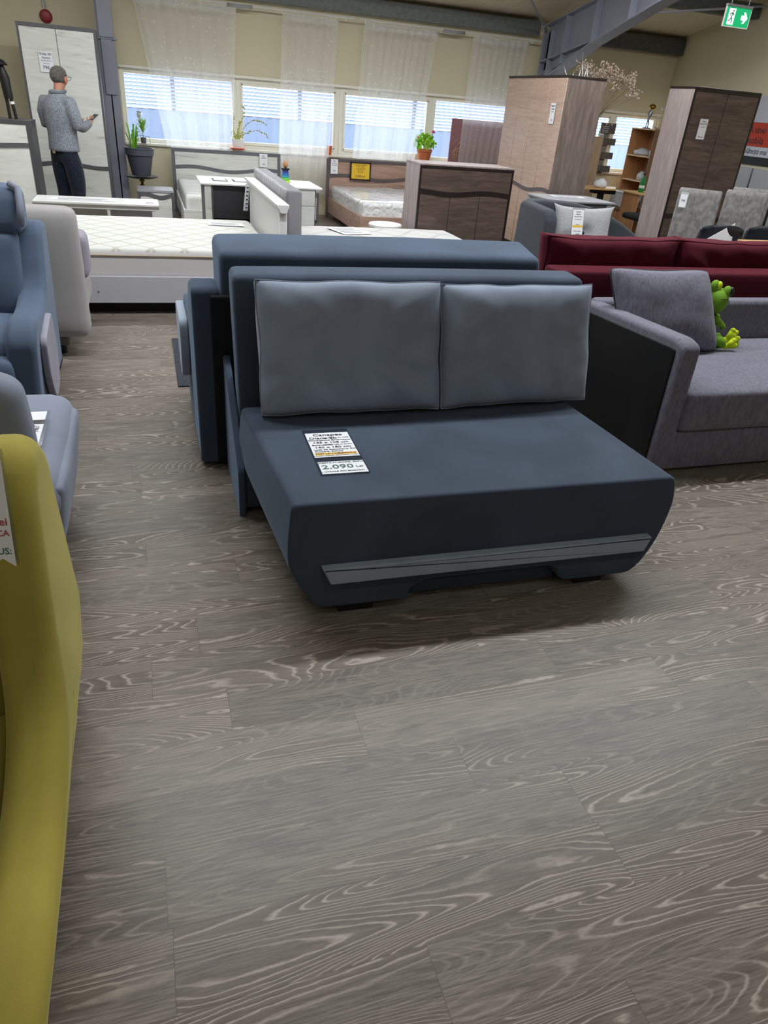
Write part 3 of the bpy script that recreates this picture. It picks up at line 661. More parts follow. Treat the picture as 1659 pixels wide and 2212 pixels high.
# plush frog : plain green frog toy
def frog():
    g = velvet('green plush', '#6f9a2e', '#b5dd62', .3, .3, 20); y = velvet('lime plush', '#c9dc2a', '#f0ff80', .3, .2, 20); dg = velvet('dark green plush', '#2f5140', '#5c8a70', .2, .3, 20)
    x, yy, z = 3.20, 3.44, .462
    t = thing('plush_frog', 'green plush frog toy with lime feet sitting beside the throw cushion on the grey sofa', 'soft toy', (x, yy, z))
    bm = bmesh.new(); ball(bm, (x + .0, yy, z + .275), .078, (.98, .9, 1.0)); finish('head', bm, g, t, angle=0)
    for dx, dz, dy in ((-.035, .082, 0), (.038, .055, -.03)):
        bm = ball(bmesh.new(), (x + dx, yy + dy, z + .275 + dz), .03, (1, .8, 1.3)); finish('eye_bump', bm, g, t, angle=0)
        bm = ball(bmesh.new(), (x + dx + .018, yy + dy - .012, z + .275 + dz + .008), .022, (.9, .8, 1.2)); finish('eye', bm, y if dx < 0 else M['black'], t, angle=0)
    bm = tube(bmesh.new(), [(x - .02, yy - .071, z + .30), (x + .02, yy - .074, z + .30), (x + .05, yy - .06, z + .285), (x + .07, yy - .035, z + .265)], .002, 6); finish('mouth', bm, M['black'], t, angle=0)
    bm = tube(bmesh.new(), [(x - .005, yy, z + .20), (x - .003, yy, z + .16), (x, yy, z + .10), (x + .005, yy, z + .03)], [.035, .045, .052, .055], 14); finish('body', bm, dg, t, angle=0)
    bm = lathe(bmesh.new(), [(.046, z + .128), (.051, z + .13), (.051, z + .140), (.046, z + .143)], x, yy); finish('white_band', bm, M['white'], t, angle=0)
    for sx, sy in ((-.02, -.05), (.05, .03)):
        bm = tube(bmesh.new(), [(x - .01, yy + sy * .8, z + .19), (x + sx + .03, yy + sy * 1.2, z + .165), (x + .065, yy + sy, z + .14)], [.022, .024, .014], 10); ball(bm, (x + .07, yy + sy, z + .13), .018); finish('arm', bm, g, t, angle=0)
    feet = (((.02, -.06), (.055, -.11, .03), (.095, -.10, .045)), ((.06, .0), (.11, -.03, .02), (.165, -.04, .05)))
    for i, (hip, knee, ft) in enumerate(feet):
        bm = tube(bmesh.new(), [(x - .005, yy + hip[1], z + .06), (x + knee[0] * .7, yy + knee[1] * .9, z + .055), (x + knee[0], yy + knee[1], z + .03)], [.034, .032, .024], 12)
        finish('leg', bm, g, t, angle=0)
        bm = bmesh.new(); fx, fy, fz = x + knee[0] + .01, yy + knee[1], z + .03
        k = 1.0 if i else .6
        ball(bm, (fx + .02, fy, fz), .033 * k, (1.1, .6, .95))
        for a in ((-.1, .3, .9, 1.25) if i else (.1, .9)):
            tube(bm, [(fx + .02, fy, fz), (fx + .02 + .085 * k * math.cos(a), fy - .01, fz + .085 * k * math.sin(a) * .9)], [.013, .017], 10)
            ball(bm, (fx + .02 + .085 * k * math.cos(a), fy - .01, fz + .085 * k * math.sin(a) * .9), .0175)
        finish('foot', bm, y, t, angle=0)
frog()

# ================================================================== RED SOFA
def red_sofa():
    t = thing('sofa', 'burgundy velvet sofa seen from behind, behind the grey woven sofa', 'sofa', (3.6, 4.2, 0))
    finish('backrest', sbox(2.29, 4.9, 3.735, 3.93, .05, .835, .02, (0, 0, 0), .002, 8, 9), M['red'], t)
    finish('seat', sbox(2.33, 4.9, 3.94, 4.75, .2, .46, .05, (0, 0, .01), .002, 8, 9), M['red'], t)
    finish('seat_base', box(2.35, 4.88, 3.94, 4.7, .02, .2, .01), M['red'], t)
red_sofa()
def red_cushion(label, x0, x1, seed):
    t = thing('back_cushion', label, 'cushion', ((x0 + x1) / 2, 4.03, .465), 0)
    bm, rim, rf = pillow(x1 - x0, .53, .17, edge=.09, p=5, q=.45, bow=.03, n=32, seed=seed, wr=.014, ears=.03)
    R_ = Matrix.Rotation(.12, 4, 'X'); R_ = Matrix.Translation((0, .03, 0)) @ R_
    bm.transform(R_); finish('cover', bm, M['red'], t, local=True, angle=0)
    finish('piping', tube(bmesh.new(), [R_ @ p for p in rf] + [R_ @ rf[0]], .004, 6, False), M['red'], t, local=True, angle=0)
red_cushion('burgundy velvet cushion behind the burgundy backrest, nearer the charcoal sofa', 2.30, 3.25, 5)
red_cushion('burgundy velvet cushion behind the burgundy backrest, cut by the right edge of the photo', 3.27, 4.22, 12)

# ================================================================== CHARCOAL SOFA + pillow
def charcoal_sofa():
    t = thing('sofa', 'charcoal woven sofa with a sloping backrest, behind the burgundy sofa', 'sofa', (4.0, 5.8, 0)); f = M['charcoal']
    pts = [(3.30, .03), (3.29, .9), (3.33, .955), (3.42, .965), (3.8, .95), (4.1, .89), (4.35, .78), (4.6, .64), (4.8, .57), (5.2, .54), (5.2, .03)]
    finish('backrest', prism(roundpoly(pts, [.01, .03, .05, .1, .1, .1, .1, .1, .1, .02, .01], 4), 'Y', 6.10, 6.28, .035, 4), f, t)
    pa = roundpoly([(5.66, .03), (5.66, .86), (5.72, .93), (6.2, .955), (6.25, .03)], [.01, .06, .06, .06, .01], 5)
    finish('armrest', prism(pa, 'X', 3.24, 3.36, .035, 4), f, t)
    finish('seat', sbox(3.365, 5.15, 5.62, 6.09, .22, .50, .06, (0, 0, .01), .002, 8, 2), f, t)
    finish('seat_base', box(3.37, 5.15, 5.65, 6.09, .03, .22, .01), f, t)
charcoal_sofa()
piped_cushion('throw_cushion', 'pale grey tufted cushion with a dark button on the charcoal sofa', (3.80, 5.93, .50), .56, .44, .16,
              Matrix.Rotation(-.08, 4, 'Z') @ Matrix.Rotation(-.2, 4, 'X') @ Matrix.Rotation(-.0, 4, 'Y'), M['linen_l'], PIPE, 8, True, .09)
Mt = frame_M((3.63, 5.79, .815), (1, 0, 0), (0, .2, 1)) @ Matrix.Scale(.88, 4)
price_tag('long clear sleeve price tag reading 1.490 hanging on the pale tufted cushion', Mt, .125, .27, [('Fotoliu', .018, .115, 'ink', 'CENTER', 0), ('Bonus', .018, .093, 'ink', 'CENTER', 0), ('140 x 80 x 90 cm', .013, .070, 'ink', 'CENTER', 0), ('LADA DEPOZITARE', .009, .045, 'ink', 'CENTER', 0), ('culoare gri', .009, .0, 'ink', 'CENTER', 0), ('OFERTA PT. MODEL', .009, -.065, 'ink', 'CENTER', 0), ('1.490', .036, -.10, 'green_ink', 'CENTER', -.008), ('LIVRARE DIN MAGAZIN', .008, -.127, 'green_ink', 'CENTER', 0)],
          bars=[(-.058, .058, -.03, -.008, 'gold_ink')])

# ================================================================== LEFT SIDE SEATING
def recliner():
    t = thing('recliner', 'blue velvet recliner armchair with pale plush side panels, at the left edge of the photo', 'armchair', (-.95, 4.1, 0)); f = M['reclin']
    for x0, x1, s in ((-.745, -.605, 1), (-1.42, -1.28, -1)):
        prof = roundpoly([(3.62, .03), (3.60, .50), (3.70, .575), (4.02, .56), (4.20, .62), (4.36, .88), (4.44, .915), (4.58, .90), (4.72, .03)], [.02, .08, .06, .12, .1, .06, .04, .05, .02], 5)
        bm = prism(prof, 'X', x0, x1, .035, 4); warp(bm, lambda x, y, z: (x + s * (.045 * min(1, z / .6) ), y, z)); finish('armrest', bm, f, t)
        xo = (x1 + .03, x1 + .065) if s > 0 else (x0 - .065, x0 - .03)
        pp = roundpoly([(3.72, .47), (4.05, .53), (4.12, .30), (4.06, .13), (3.84, .10), (3.74, .25)], [.05, .05, .06, .1, .1, .06], 4)
        bm = prism(pp, 'X', xo[0], xo[1], .01, 3); warp(bm, lambda x, y, z: (x + s * .03 * (z - .4), y, z)); finish('side_panel', bm, M['lilac'], t, label='pale lilac plush panel on the outer side of the arm')
    finish('seat', sbox(-1.25, -.66, 3.64, 4.15, .27, .50, .07, (0, 0, .03), .004, 8, 3), f, t)
    finish('footrest', sbox(-1.25, -.68, 3.56, 3.70, .10, .42, .05, (0, .015, 0), .003, 8, 4), f, t)
    bm = sbox(-1.24, -.67, 4.12, 4.32, .45, .90, .05, (0, .03, 0), .004, 8, 6); warp(bm, lambda x, y, z: (x, y + .12 * (z - .45), z)); finish('backrest', bm, f, t)
    bm = sbox(-1.26, -.62, 4.13, 4.36, .88, 1.10, .05, (0, .03, .01), .004, 8, 7); warp(bm, lambda x, y, z: (x, y + .12 * (z - .45), z)); finish('headrest', bm, f, t)
    bm = tube(bmesh.new(), [(-.625, 4.15, .93), (-.618, 4.19, 1.02), (-.622, 4.22, 1.10), (-.66, 4.24, 1.118)], .018, 8); finish('headrest_edge', bm, M['greyv'], t, angle=0, label='pale welt along the headrest edge')
recliner()
tb = origin(finish('folded_strap', prism(roundpoly([(-.95, .505), (-.83, .525), (-.80, .512), (-.74, .506), (-.74, .50), (-.95, .50)], .004), 'Y', 3.74, 3.84, .003), M['black_cloth']), (-.85, 3.8, .505))
tag(tb, 'small black folded strap lying on the blue recliner seat', 'strap')

def taupe_sofa():
    t = thing('sofa', 'taupe velvet sofa seen from behind, between the blue recliner and the white bed', 'sofa', (-.95, 5.2, 0)); f = M['taupe']
    bm = sbox(-1.55, -.425, 4.85, 5.05, .13, .92, .06, (0, .012, .005), .003, 10, 5); warp(bm, lambda x, y, z: (x, y, z)); finish('backrest', bm, f, t)
    finish('seat', sbox(-1.5, -.44, 5.06, 5.62, .22, .45, .06, (0, 0, .02), .003, 8, 6), f, t)
    finish('seat_cushion', sbox(-.98, -.405, 5.08, 5.35, .455, .74, .05, (.006, 0, .01), .004, 8, 8), M['lilac'], t)
    finish('bed_box', box(-1.45, -.575, 4.93, 5.5, .065, .215, .008), plain('taupe board', '#6b6860', .6), t)
    for x in (-.63, -1.38):
        finish('foot', lathe(bmesh.new(), [(0, 0), (.03, .0), (.034, .06), (0, .066)], x, 4.99), M['black'], t)
taupe_sofa()

def grey_chair():
    t = thing('armchair', 'blue grey velvet lounge chair with a tag on its seat, behind the mustard armchair', 'armchair', (-.8, 2.5, 0)); f = M['greyv']
    bm = sbox(-1.15, -.375, 2.16, 3.02, .04, .48, .085, (.015, 0, .012), .003, 10, 4)
    def wp(x, y, z):
        k = (x + 1.15) / .8
        return (x - .085 * max(0, (.38 - z) / .38) * max(0, k) + .02 * max(0, k) * math.exp(-((z - .36) / .12) ** 2), y - .0 + .03 * max(0, (.40 - z) / .4) * (1 if y < 2.5 else -1), z)
    warp(bm, wp); finish('seat', bm, f, t)
    bm = sbox(-.41, -.345, 2.22, 2.94, .17, .43, .03, (.012, 0, 0), .002, 8, 5); warp(bm, lambda x, y, z: (x - .15 * max(0, .42 - z), y, z)); finish('front_roll', bm, f, t)
    pr = roundpoly([(-.415, .46), (-.375, .58), (-.375, .70), (-.385, .85), (-.47, .885), (-1.2, .89), (-1.2, .25), (-.5, .34)], [.05, .06, .08, .08, .08, .02, .02, .1], 6)
    for y0, y1 in ((2.01, 2.15),):
        bm = prism(pr, 'Y', y0, y1, .055, 5); finish('wing', bm, f, t)
    finish('backrest', sbox(-1.35, -1.15, 2.05, 3.0, .1, .88, .06, (0, 0, 0), .003, 6, 6), f, t)
grey_chair()
Mt = frame_M((-.50, 2.55, .506), (0, 1, 0), (-1, 0, 0))
price_tag('white price sheets in a sleeve lying sideways on the blue grey armchair seat', Mt, .30, .15, [('3', .08, .02, 'ink', 'CENTER', -.05), ('Lei', .04, .01, 'ink', 'CENTER', .01), ('350', .035, -.03, 'red_ink', 'CENTER', -.06), ('PRET', .026, -.05, 'ink', 'CENTER', -.01)], papers=[(-.15, .03, -.07, .07), (.07, .15, -.07, .055)])

def yellow_chair():
    t = thing('armchair', 'mustard yellow velvet armchair in the near left corner, with price tags on its back', 'armchair', (-.7, 1.15, 0)); f = M['yellow']
    # outer right arm sweeping down from the back
    def arm(sx):
        prof = roundpoly([(.60, .02), (.55, .22), (.70, .31), (1.08, .35), (1.26, .46), (1.33, .66), (1.39, .85), (1.46, .93), (1.58, .92), (1.66, .84), (1.72, .02)], [.02, .1, .1, .1, .12, .12, .1, .06, .06, .07, .02], 6)
        bm = prism(prof, 'X', -.40, -.275, .05, 5)
        bmesh.ops.triangulate(bm, faces=[g for g in bm.faces if len(g.verts) > 6])
        bmesh.ops.subdivide_edges(bm, edges=[e for e in bm.edges if e.calc_length() > .12], cuts=3)
        def wp(x, y, z):
            d = .012 * math.exp(-((z - .36) / .12) ** 2) - .05 * max(0, (.28 - z) / .28) + (.0)
            x2 = x + d
            return (x2 if sx > 0 else -1.35 - x2, y, z)
        warp(bm, wp); finish('armrest', bm, f, t)
    arm(1); arm(-1)
    bm = sbox(-.98, -.385, 1.37, 1.60, .28, .935, .07, (0, .03, .01), .004, 10, 4); warp(bm, lambda x, y, z: (x, y + .12 * (z - .935) , z)); finish('backrest', bm, f, t)
    finish('seat', sbox(-.98, -.385, .70, 1.42, .14, .33, .06, (0, 0, .03), .004, 10, 5), f, t)
    finish('seat_base', box(-.98, -.38, .74, 1.60, .03, .14, .02), f, t)
    finish('seam', tube(bmesh.new(), [(-.262, 1.33, .36), (-.268, 1.20, .30), (-.285, 1.02, .2), (-.305, .9, .12), (-.32, .82, .05)], .0025, 6), M['yellow'], t, angle=0)
yellow_chair()
Mt = frame_M((-.405, 1.37, .79), (1, -.10, 0), (0, .2, 1))
price_tag('tall white price sheets in a sleeve hanging on the mustard armchair back, ending in Lei', Mt, .16, .30, [('1.850 Lei', .024, .02, 'red_ink', 'RIGHT', .076), ('LIVRARE DIN FABRICA', .018, -.005, 'red_ink', 'RIGHT', .076), ('PRET EXPUS:', .020, -.045, 'green_ink', 'RIGHT', .076), ('1.590 Lei', .034, -.095, 'green_ink', 'RIGHT', .076), ('MODEL 1', .013, -.132, 'ink', 'RIGHT', .07)])
Mt = frame_M((-.392, 1.325, .555), (1, -.10, 0), (0, .2, 1))
price_tag('small white card in a sleeve below the tall price sheets on the mustard armchair', Mt, .12, .10, [('TRANSPORTUL', .020, .018, 'green_ink', 'RIGHT', .055), ('NU SE INCLUDE', .020, -.012, 'green_ink', 'RIGHT', .055)])

# ================================================================== BACK OF THE SHOP : beds
def wave_band(x0, x1, zc, amp, th, y0, y1, phase=0, per=None, n=40, axis='Y', flat=0):
    per = per or (x1 - x0); up = []; dn = []
    for i in range(n + 1):
        x = x0 + (x1 - x0) * i / n; z = zc + amp * math.sin(2 * PI * (x - x0) / per + phase)
        up.append((x, z + th / 2)); dn.append((x, z - th / 2))
    if axis == 'X': return prism(up + dn[::-1], 'X', y0, y1)
    return prism(up + dn[::-1], 'Y', y0, y1)
def papers_on(name, label, cx, cy, z, wd, dp, rz=0, cat='price sheets'):
    t = thing(name, label, cat, (cx, cy, z), rz)
    finish('sheet', box(-wd / 2, wd / 2, -dp / 2, dp / 2, .001, .003), M['paper'], t, local=True, smooth=False)
    for i in range(4):
        y = dp / 2 - dp * (i + .9) / 5; finish('printed_line', box(-wd * .4, wd * (.38 - .1 * (i % 2)), y - dp * .03, y + dp * .03, .003, .0035), M['ink'], t, local=True, smooth=False)
    return t
# --- large white bed in the aisle (lies along the room's width)
def bed_white():
    t = thing('bed', 'large white bed with a diamond quilted mattress, left of the tall grey headboard', 'bed', (0, 6.7, 0))
    finish('bed_rail', box(-1.1, 1.0, 5.90, 5.93, .095, .30, .004, 1), M['railgrey'], t)
    finish('bed_rail', box(-1.1, 1.0, 7.55, 7.58, .095, .30, .004, 1), M['railgrey'], t)
    finish('foot_rail', box(-1.13, -1.1, 5.90, 7.58, .095, .30, .004, 1), M['railgrey'], t)
    finish('plinth', box(-1.0, .95, 6.02, 7.45, .0, .10), plain('black plinth', '#1b1a1b', .7), t)
    finish('slat_base', box(-1.1, 1.0, 5.935, 7.545, .22, .26), M['whitesat'], t)
    finish('mattress', sbox(-1.07, .975, 5.925, 7.55, .262, .492, .045, (0, 0, .012), .003, 12, 4), M['ticking'], t)
    bm = sbox(-1.065, .97, 5.93, 7.545, .40, .502, .045, (0, 0, .014), .003, 12, 4); finish('mattress_top', bm, M['quilt'], t)
    finish('piping', tube(bmesh.new(), [(-1.06, 5.92, .452), (.965, 5.92, .452)], .007, 6), plain('beige piping', '#b3a28f', .8), t)
    # headboard at the right end with a cornice
    finish('headboard', box(1.0, 1.035, 5.94, 7.75, .02, .80, .004, 1), M['whitesat'], t, label='white headboard panel with a cornice')
    finish('headboard_post', box(.99, 1.055, 5.90, 5.96, 0, .80, .006, 1), M['whitesat'], t)
    pr = [(.965, .865), (.965, .845), (.985, .83), (.985, .815), (1.0, .80), (1.045, .80), (1.055, .815), (1.055, .83), (1.066, .845), (1.066, .865)]
    finish('cornice', prism(pr, 'Y', 5.86, 7.85, .004, 1), M['whitesat'], t)
    finish('rail_screw', ball(bmesh.new(), (-.42, 5.898, .185), .006), M['dkgrey'], t, angle=0)
bed_white()
papers_on('price_sheet', 'printed price sheet lying on the white quilted mattress near its headboard', .69, 7.15, .514, .33, .17, -.05)
# --- bed with the grey upholstered headboard and grey-white mattress
def bed_grey():
    t = thing('bed', 'bed with a tall grey upholstered headboard and plain pale mattress', 'bed', (2.2, 7, 0))
    bm = sbox(1.12, 1.245, 6.25, 8.15, .05, .93, .02, (0, 0, 0), .002, 8, 2)
    finish('headboard', bm, velvet('grey headboard velvet', '#8d8c92', '#c4c3c8', .2, .3, 3), t)
    bm = sbox(1.10, 1.14, 6.30, 8.13, .40, .935, .018, (.012, 0, 0), .004, 10, 3); warp(bm, lambda x, y, z: (x - .010 * abs(math.sin(y * 24)) * (1 if x < 1.115 else 0), y, z)); finish('ruched_panel', bm, velvet('ruched grey velvet', '#a5a4a8', '#d0cfd4', .2, .5, 14), t)
    finish('mattress', sbox(1.25, 3.22, 6.30, 7.86, .22, .425, .05, (0, 0, .015), .003, 12, 6), M['mattgrey'], t)
    finish('bed_base', box(1.25, 3.24, 6.28, 7.88, .04, .22, .01), M['chairgrey'], t)
bed_grey()
papers_on('price_sheet', 'crumpled printed price sheet lying on the pale grey mattress', 1.98, 7.45, .444, .32, .42, .25)
# --- low white footboard of another bed, modelled as a console, with sheets
def console():
    t = thing('footboard_console', 'low white bed footboard with a cornice top, modelled as a console, behind the white bed', 'console table', (-.5, 8.3, 0)); m = M['white']
    pr = [(8.14, .525), (8.14, .51), (8.16, .495), (8.18, .48), (8.18, .465), (8.60, .465), (8.60, .525)]
    finish('top', prism(pr, 'X', -1.09, .115, .004, 1), m, t)
    for x in (-1.05, -.40, .04): finish('upright', box(x, x + .03, 8.19, 8.56, 0, .465), m, t)
    finish('back_panel', box(-1.02, .06, 8.54, 8.56, .02, .465), M['whitesat'], t)
console()
papers_on('price_sheet', 'long row of price sheets lying on the low white footboard', -.62, 8.36, .526, .62, .16, 0)
papers_on('price_card', 'small square card at the right end of the low white footboard', .03, 8.30, .526, .10, .12, 0, 'card')
# --- dressing table
def dressing_table():
    t = thing('dressing_table', 'white dressing table with an open dark kneehole, behind the grey headboard', 'dressing table', (1.15, 8.6, 0))
    finish('top', box(.55, 1.86, 8.22, 8.92, .735, .755, .004, 1), M['white'], t)
    for x in (.60, .66): pass
    finish('side_panel', box(.60, .68, 8.26, 8.88, 0, .735), M['dkgrey'], t)
    finish('side_edge', box(.592, .66, 8.252, 8.258, 0, .735), M['marble'], t)
    finish('back_panel', box(.68, 1.36, 8.80, 8.82, .36, .735), M['dkgrey'], t)
    finish('kneehole_panel', box(.68, 1.36, 8.30, 8.32, .40, .735), plain('charcoal board', '#3c3c40', .5), t)
    finish('shelf', box(.68, 1.36, 8.27, 8.86, .34, .36), M['ltgrey'], t)
    finish('pedestal', box(1.37, 1.80, 8.27, 8.88, .05, .735), M['dkgrey'], t)
    for z0, z1 in ((.06, .33), (.36, .56), (.565, .73)): finish('drawer', box(1.385, 1.785, 8.25, 8.268, z0, z1, .003, 1), M['marble'], t)
dressing_table()
for (x, y, wd, lab) in ((.78, 8.55, .16, 'left one of the framed price cards on the dressing table'), (1.02, 8.55, .2, 'right one of the framed price cards on the dressing table')):
    t = thing('price_card', lab, 'card', (x, y, .756)); finish('dark_border', box(x - wd / 2, x + wd / 2, y - .12, y + .12, .756, .760), M['dkgrey'], t, smooth=False); finish('card', box(x - wd / 2 + .02, x + wd / 2 - .02, y - .10, y + .10, .760, .763), M['paper'], t, smooth=False)
def hang_tag():
    t = thing('price_tag', 'long narrow white tag hanging from the edge of the dressing table', 'price tag', (1.04, 8.2, .6))
    bm = prism([(1.02, .77), (1.06, .77), (1.035, .50), (.985, .50)], 'Y', 8.195, 8.198); finish('paper_strip', bm, M['paper'], t, smooth=False)
    for i in range(6): z = .73 - i * .04; finish('lettering', box(1.008 + (z - .5) * .09, 1.03 + (z - .5) * .09, 8.192, 8.195, z - .006, z + .006), M['ink'], t, smooth=False)
hang_tag()
# stacking toy
def toy():
    x, y, z = 1.52, 8.62, .756; t = thing('stacking_toy', 'wooden ring stacking toy in green and blue with a round head, on the dressing table', 'toy', (x, y, z))
    for i, (r, c) in enumerate(((.055, '#a5c93a'), (.050, '#5fae35'), (.045, '#2d8a9c'), (.040, '#2c5fae'), (.036, '#26337a'))):
        finish('ring', lathe(bmesh.new(), [(0, z + .026 * i), (r * .9, z + .026 * i), (r, z + .026 * i + .012), (r * .92, z + .026 * i + .025), (0, z + .026 * i + .0255)], x, y, 20), plain('toy ring ' + c, c, .4), t)
    finish('collar', lathe(bmesh.new(), [(0, z + .13), (.046, z + .131), (.046, z + .148), (0, z + .15)], x, y, 20), M['black'], t)
    b = bmesh.new(); ball(b, (x, y, z + .185), .028, (1, 1, 1.35)); finish('head', b, plain('wooden bead', '#a8784e', .5), t, angle=0)
toy()
# --- marbled bed with wavy stripe at the window
def wavy_bed(x0, x1, yb, ztop, panel, frame, band, lab, length, zm, matname, matt, group=None, plastic=False):
    t = thing('bed', lab, 'bed', ((x0 + x1) / 2, yb - 1, 0)); e = .045
    finish('headboard', box(x0 + e, x1 - e, yb + .008, yb + .03, .05, ztop - e), panel, t)
    fr = bmesh.new(); add_prism(fr, [(x0, 0), (x0, ztop), (x1, ztop), (x1, 0), (x1 - e, 0), (x1 - e, ztop - e), (x0 + e, ztop - e), (x0 + e, 0)], 'Y', yb, yb + .04)
    finish('headboard_frame', fr, frame, t)
    finish('wavy_stripe', wave_band(x0 + e, x1 - e, ztop * .70, .025, .045, yb - .003, yb + .006, .35, (x1 - x0) * .72), band, t)
    for s in (0, 1):
        x = x0 + .03 if s == 0 else x1 - .055
        finish('bed_rail', box(x, x + .025, yb - length, yb, .08, .30, .003, 1), panel, t)
    finish('footboard', box(x0 + .03, x1 - .03, yb - length - .03, yb - length, .05, .30, .004, 1), panel, t)
    bm = sbox(x0 + .06, x1 - .06, yb - length + .01, yb - .01, .24, zm, .05, (0, 0, .02), .004, 12, 7)
    if plastic:
        for v in bm.verts:
            n_ = noise.noise(Vector((v.co.x * 9, v.co.y * 3, v.co.z * 6))); v.co += Vector((n_ * .01, n_ * .01, abs(n_) * .03))
    finish('mattress', bm, matt, t, angle=0 if plastic else 38)
    return t
def channel():
    m = base_mat('ribbed white mattress', '#deded9', .9, 0, .15); nt = m.node_tree; N = nt.nodes; L = nt.links; b = N['Principled BSDF']
    tc = N.new('ShaderNodeTexCoord'); wv = N.new('ShaderNodeTexWave'); wv.bands_direction = 'Y'; wv.inputs['Scale'].default_value = 3.2; wv.inputs['Distortion'].default_value = .6; L.new(tc.outputs['Object'], wv.inputs['Vector'])
    r = N.new('ShaderNodeValToRGB'); r.color_ramp.elements[0].color = C('#b9b8b2'); r.color_ramp.elements[1].color = C('#e4e4df'); r.color_ramp.elements[1].position = .35; L.new(wv.outputs['Fac'], r.inputs[0]); L.new(r.outputs[0], b.inputs['Base Color'])
    bp = N.new('ShaderNodeBump'); bp.inputs['Distance'].default_value = .02; bp.inputs['Strength'].default_value = .7; L.new(wv.outputs['Fac'], bp.inputs['Height']); L.new(bp.outputs[0], b.inputs['Normal']); return m
wavy_bed(.395, 1.965, 11.58, .85, M['marble'], M['stripe'], M['stripe'], 'white marbled bed with a grey wavy stripe on its headboard, below the window', 1.98, .47, '', channel())
PL = base_mat('mattress in plastic film', '#d9dad9', .18, 0, .6)
def plastics():
    nt = PL.node_tree; N = nt.nodes; L = nt.links; b = N['Principled BSDF']; b.inputs['Coat Weight'].default_value = .6
    tc = N.new('ShaderNodeTexCoord'); n = N.new('ShaderNodeTexNoise'); n.inputs['Scale'].default_value = 7; n.inputs['Detail'].default_value = 4; n.inputs['Distortion'].default_value = 2; L.new(tc.outputs['Object'], n.inputs['Vector'])
    bp = N.new('ShaderNodeBump'); bp.inputs['Distance'].default_value = .04; bp.inputs['Strength'].default_value = .8; L.new(n.outputs['Fac'], bp.inputs['Height']); L.new(bp.outputs[0], b.inputs['Normal'])
plastics()
wavy_bed(2.66, 4.30, 11.48, .845, M['oakBed'], M['brownstripe'], M['brownstripe'], 'brown oak bed with a mattress wrapped in plastic, left of the dark oak chest', 1.9, .47, '', PL, None, True)
Mt = frame_M((2.77, 11.46, .735), (1, 0, 0), (0, 0, 1))
price_tag('narrow white price tag at the top left corner of the brown oak headboard', Mt, .11, .20, [('Pat', .03, .075, 'ink', 'CENTER', 0), ('Sonoma', .022, .045, 'ink', 'CENTER', 0), ('160 x 200', .02, .018, 'ink', 'CENTER', 0), ('790', .028, -.06, 'ink', 'CENTER', 0)], sleeve=.004)
Mt = frame_M((1.71, 11.56, .75), (1, 0, 0), (0, 0, 1))
price_tag('white pointed price tag at the right end of the marbled headboard', Mt, .12, .18, [('Pat', .026, .06, 'ink', 'CENTER', 0), ('Geneva', .022, .035, 'ink', 'CENTER', 0), ('790', .026, -.05, 'ink', 'CENTER', 0)], sleeve=.004)
def yellow_sign():
    t = thing('price_sign', 'yellow price sign in a dark frame hanging on the brown oak headboard', 'sign', (3.18, 11.45, .69))
    fr = bmesh.new(); x0, x1, z0, z1, e = 3.02, 3.345, .565, .815, .018
    y = 11.435
    add_prism(fr, [(x0, z0), (x0, z1), (x1, z1), (x1, z0)], 'Y', y + .012, y + .028)
    finish('frame_back', fr, M['espresso'], t, smooth=False)
    for a in ((x0, x1, z1 - e, z1), (x0, x1, z0, z0 + e), (x0, x0 + e, z0, z1), (x1 - e, x1, z0, z1)):
        finish('frame_strip', box(a[0], a[1], y, y + .012, a[2], a[3]), M['espresso'], t, smooth=False)
    finish('yellow_sheet', box(x0 + e, x1 - e, y + .006, y + .011, z0 + e, z1 - e), plain('yellow paper', '#e3ba2c', .6), t, smooth=False)
    for s, sz, z in (('OFERTA PAT DORMITOR', .017, .775), ('Saltea si somiera', .017, .752), ('Pat 160 x 200 cu lada', .017, .73), ('INCLUSE IN PRET', .014, .708), ('PRET EXPUS', .017, .68), ('2.340 Lei', .042, .62)):
        b = bmesh.new(); text_bm(b, s, sz, frame_M((3.182, y + .0055, z), (1, 0, 0), (0, 0, 1)), 'CENTER', .0005); finish('lettering', b, plain('brown ink', '#6b4e10', .6), t, smooth=False, recalc=False)
yellow_sign()
# nightstands
def nightstand(x0, x1, y0, y1, zt, lab):
    t = thing('nightstand', lab, 'nightstand', ((x0 + x1) / 2, (y0 + y1) / 2, 0))
    finish('top', box(x0, x1, y0, y1, zt - .03, zt, .003, 1), M['ltgrey'], t)
    for x in (x0, x1 - .03): finish('side_panel', box(x, x + .03, y0 + .01, y1, 0, zt - .03), M['dkgrey'], t)
    finish('drawer', box(x0 + .035, x1 - .035, y0 + .012, y0 + .03, .04, zt - .035), M['marble'], t)
    finish('wavy_stripe', wave_band(x0 + .03, x1 - .03, zt - .07, .02, .05, y0 + .004, y0 + .014, .6), M['dkgrey'], t)
    finish('back_panel', box(x0 + .03, x1 - .03, y1 - .02, y1, 0.02, zt - .03), M['dkgrey'], t)
nightstand(-.11, .345, 10.30, 10.72, .425, 'grey and white nightstand beside the marbled bed, below the big dark planter')
nightstand(2.02, 2.42, 10.9, 11.3, .44, 'grey nightstand between the marbled bed and the brown oak bed')
# white round stool
def stool():
    t = thing('stool', 'white round stool in front of the brown oak bed', 'stool', (2.61, 8.2, 0))
    finish('top', lathe(bmesh.new(), [(0, .38), (.18, .38), (.195, .388), (.195, .41), (.185, .42), (0, .422)], 2.61, 8.2), M['white'], t)
    finish('base', lathe(bmesh.new(), [(0, 0), (.15, 0), (.16, .02), (.14, .2), (.165, .379), (0, .38)], 2.61, 8.2), M['white'], t)
stool()
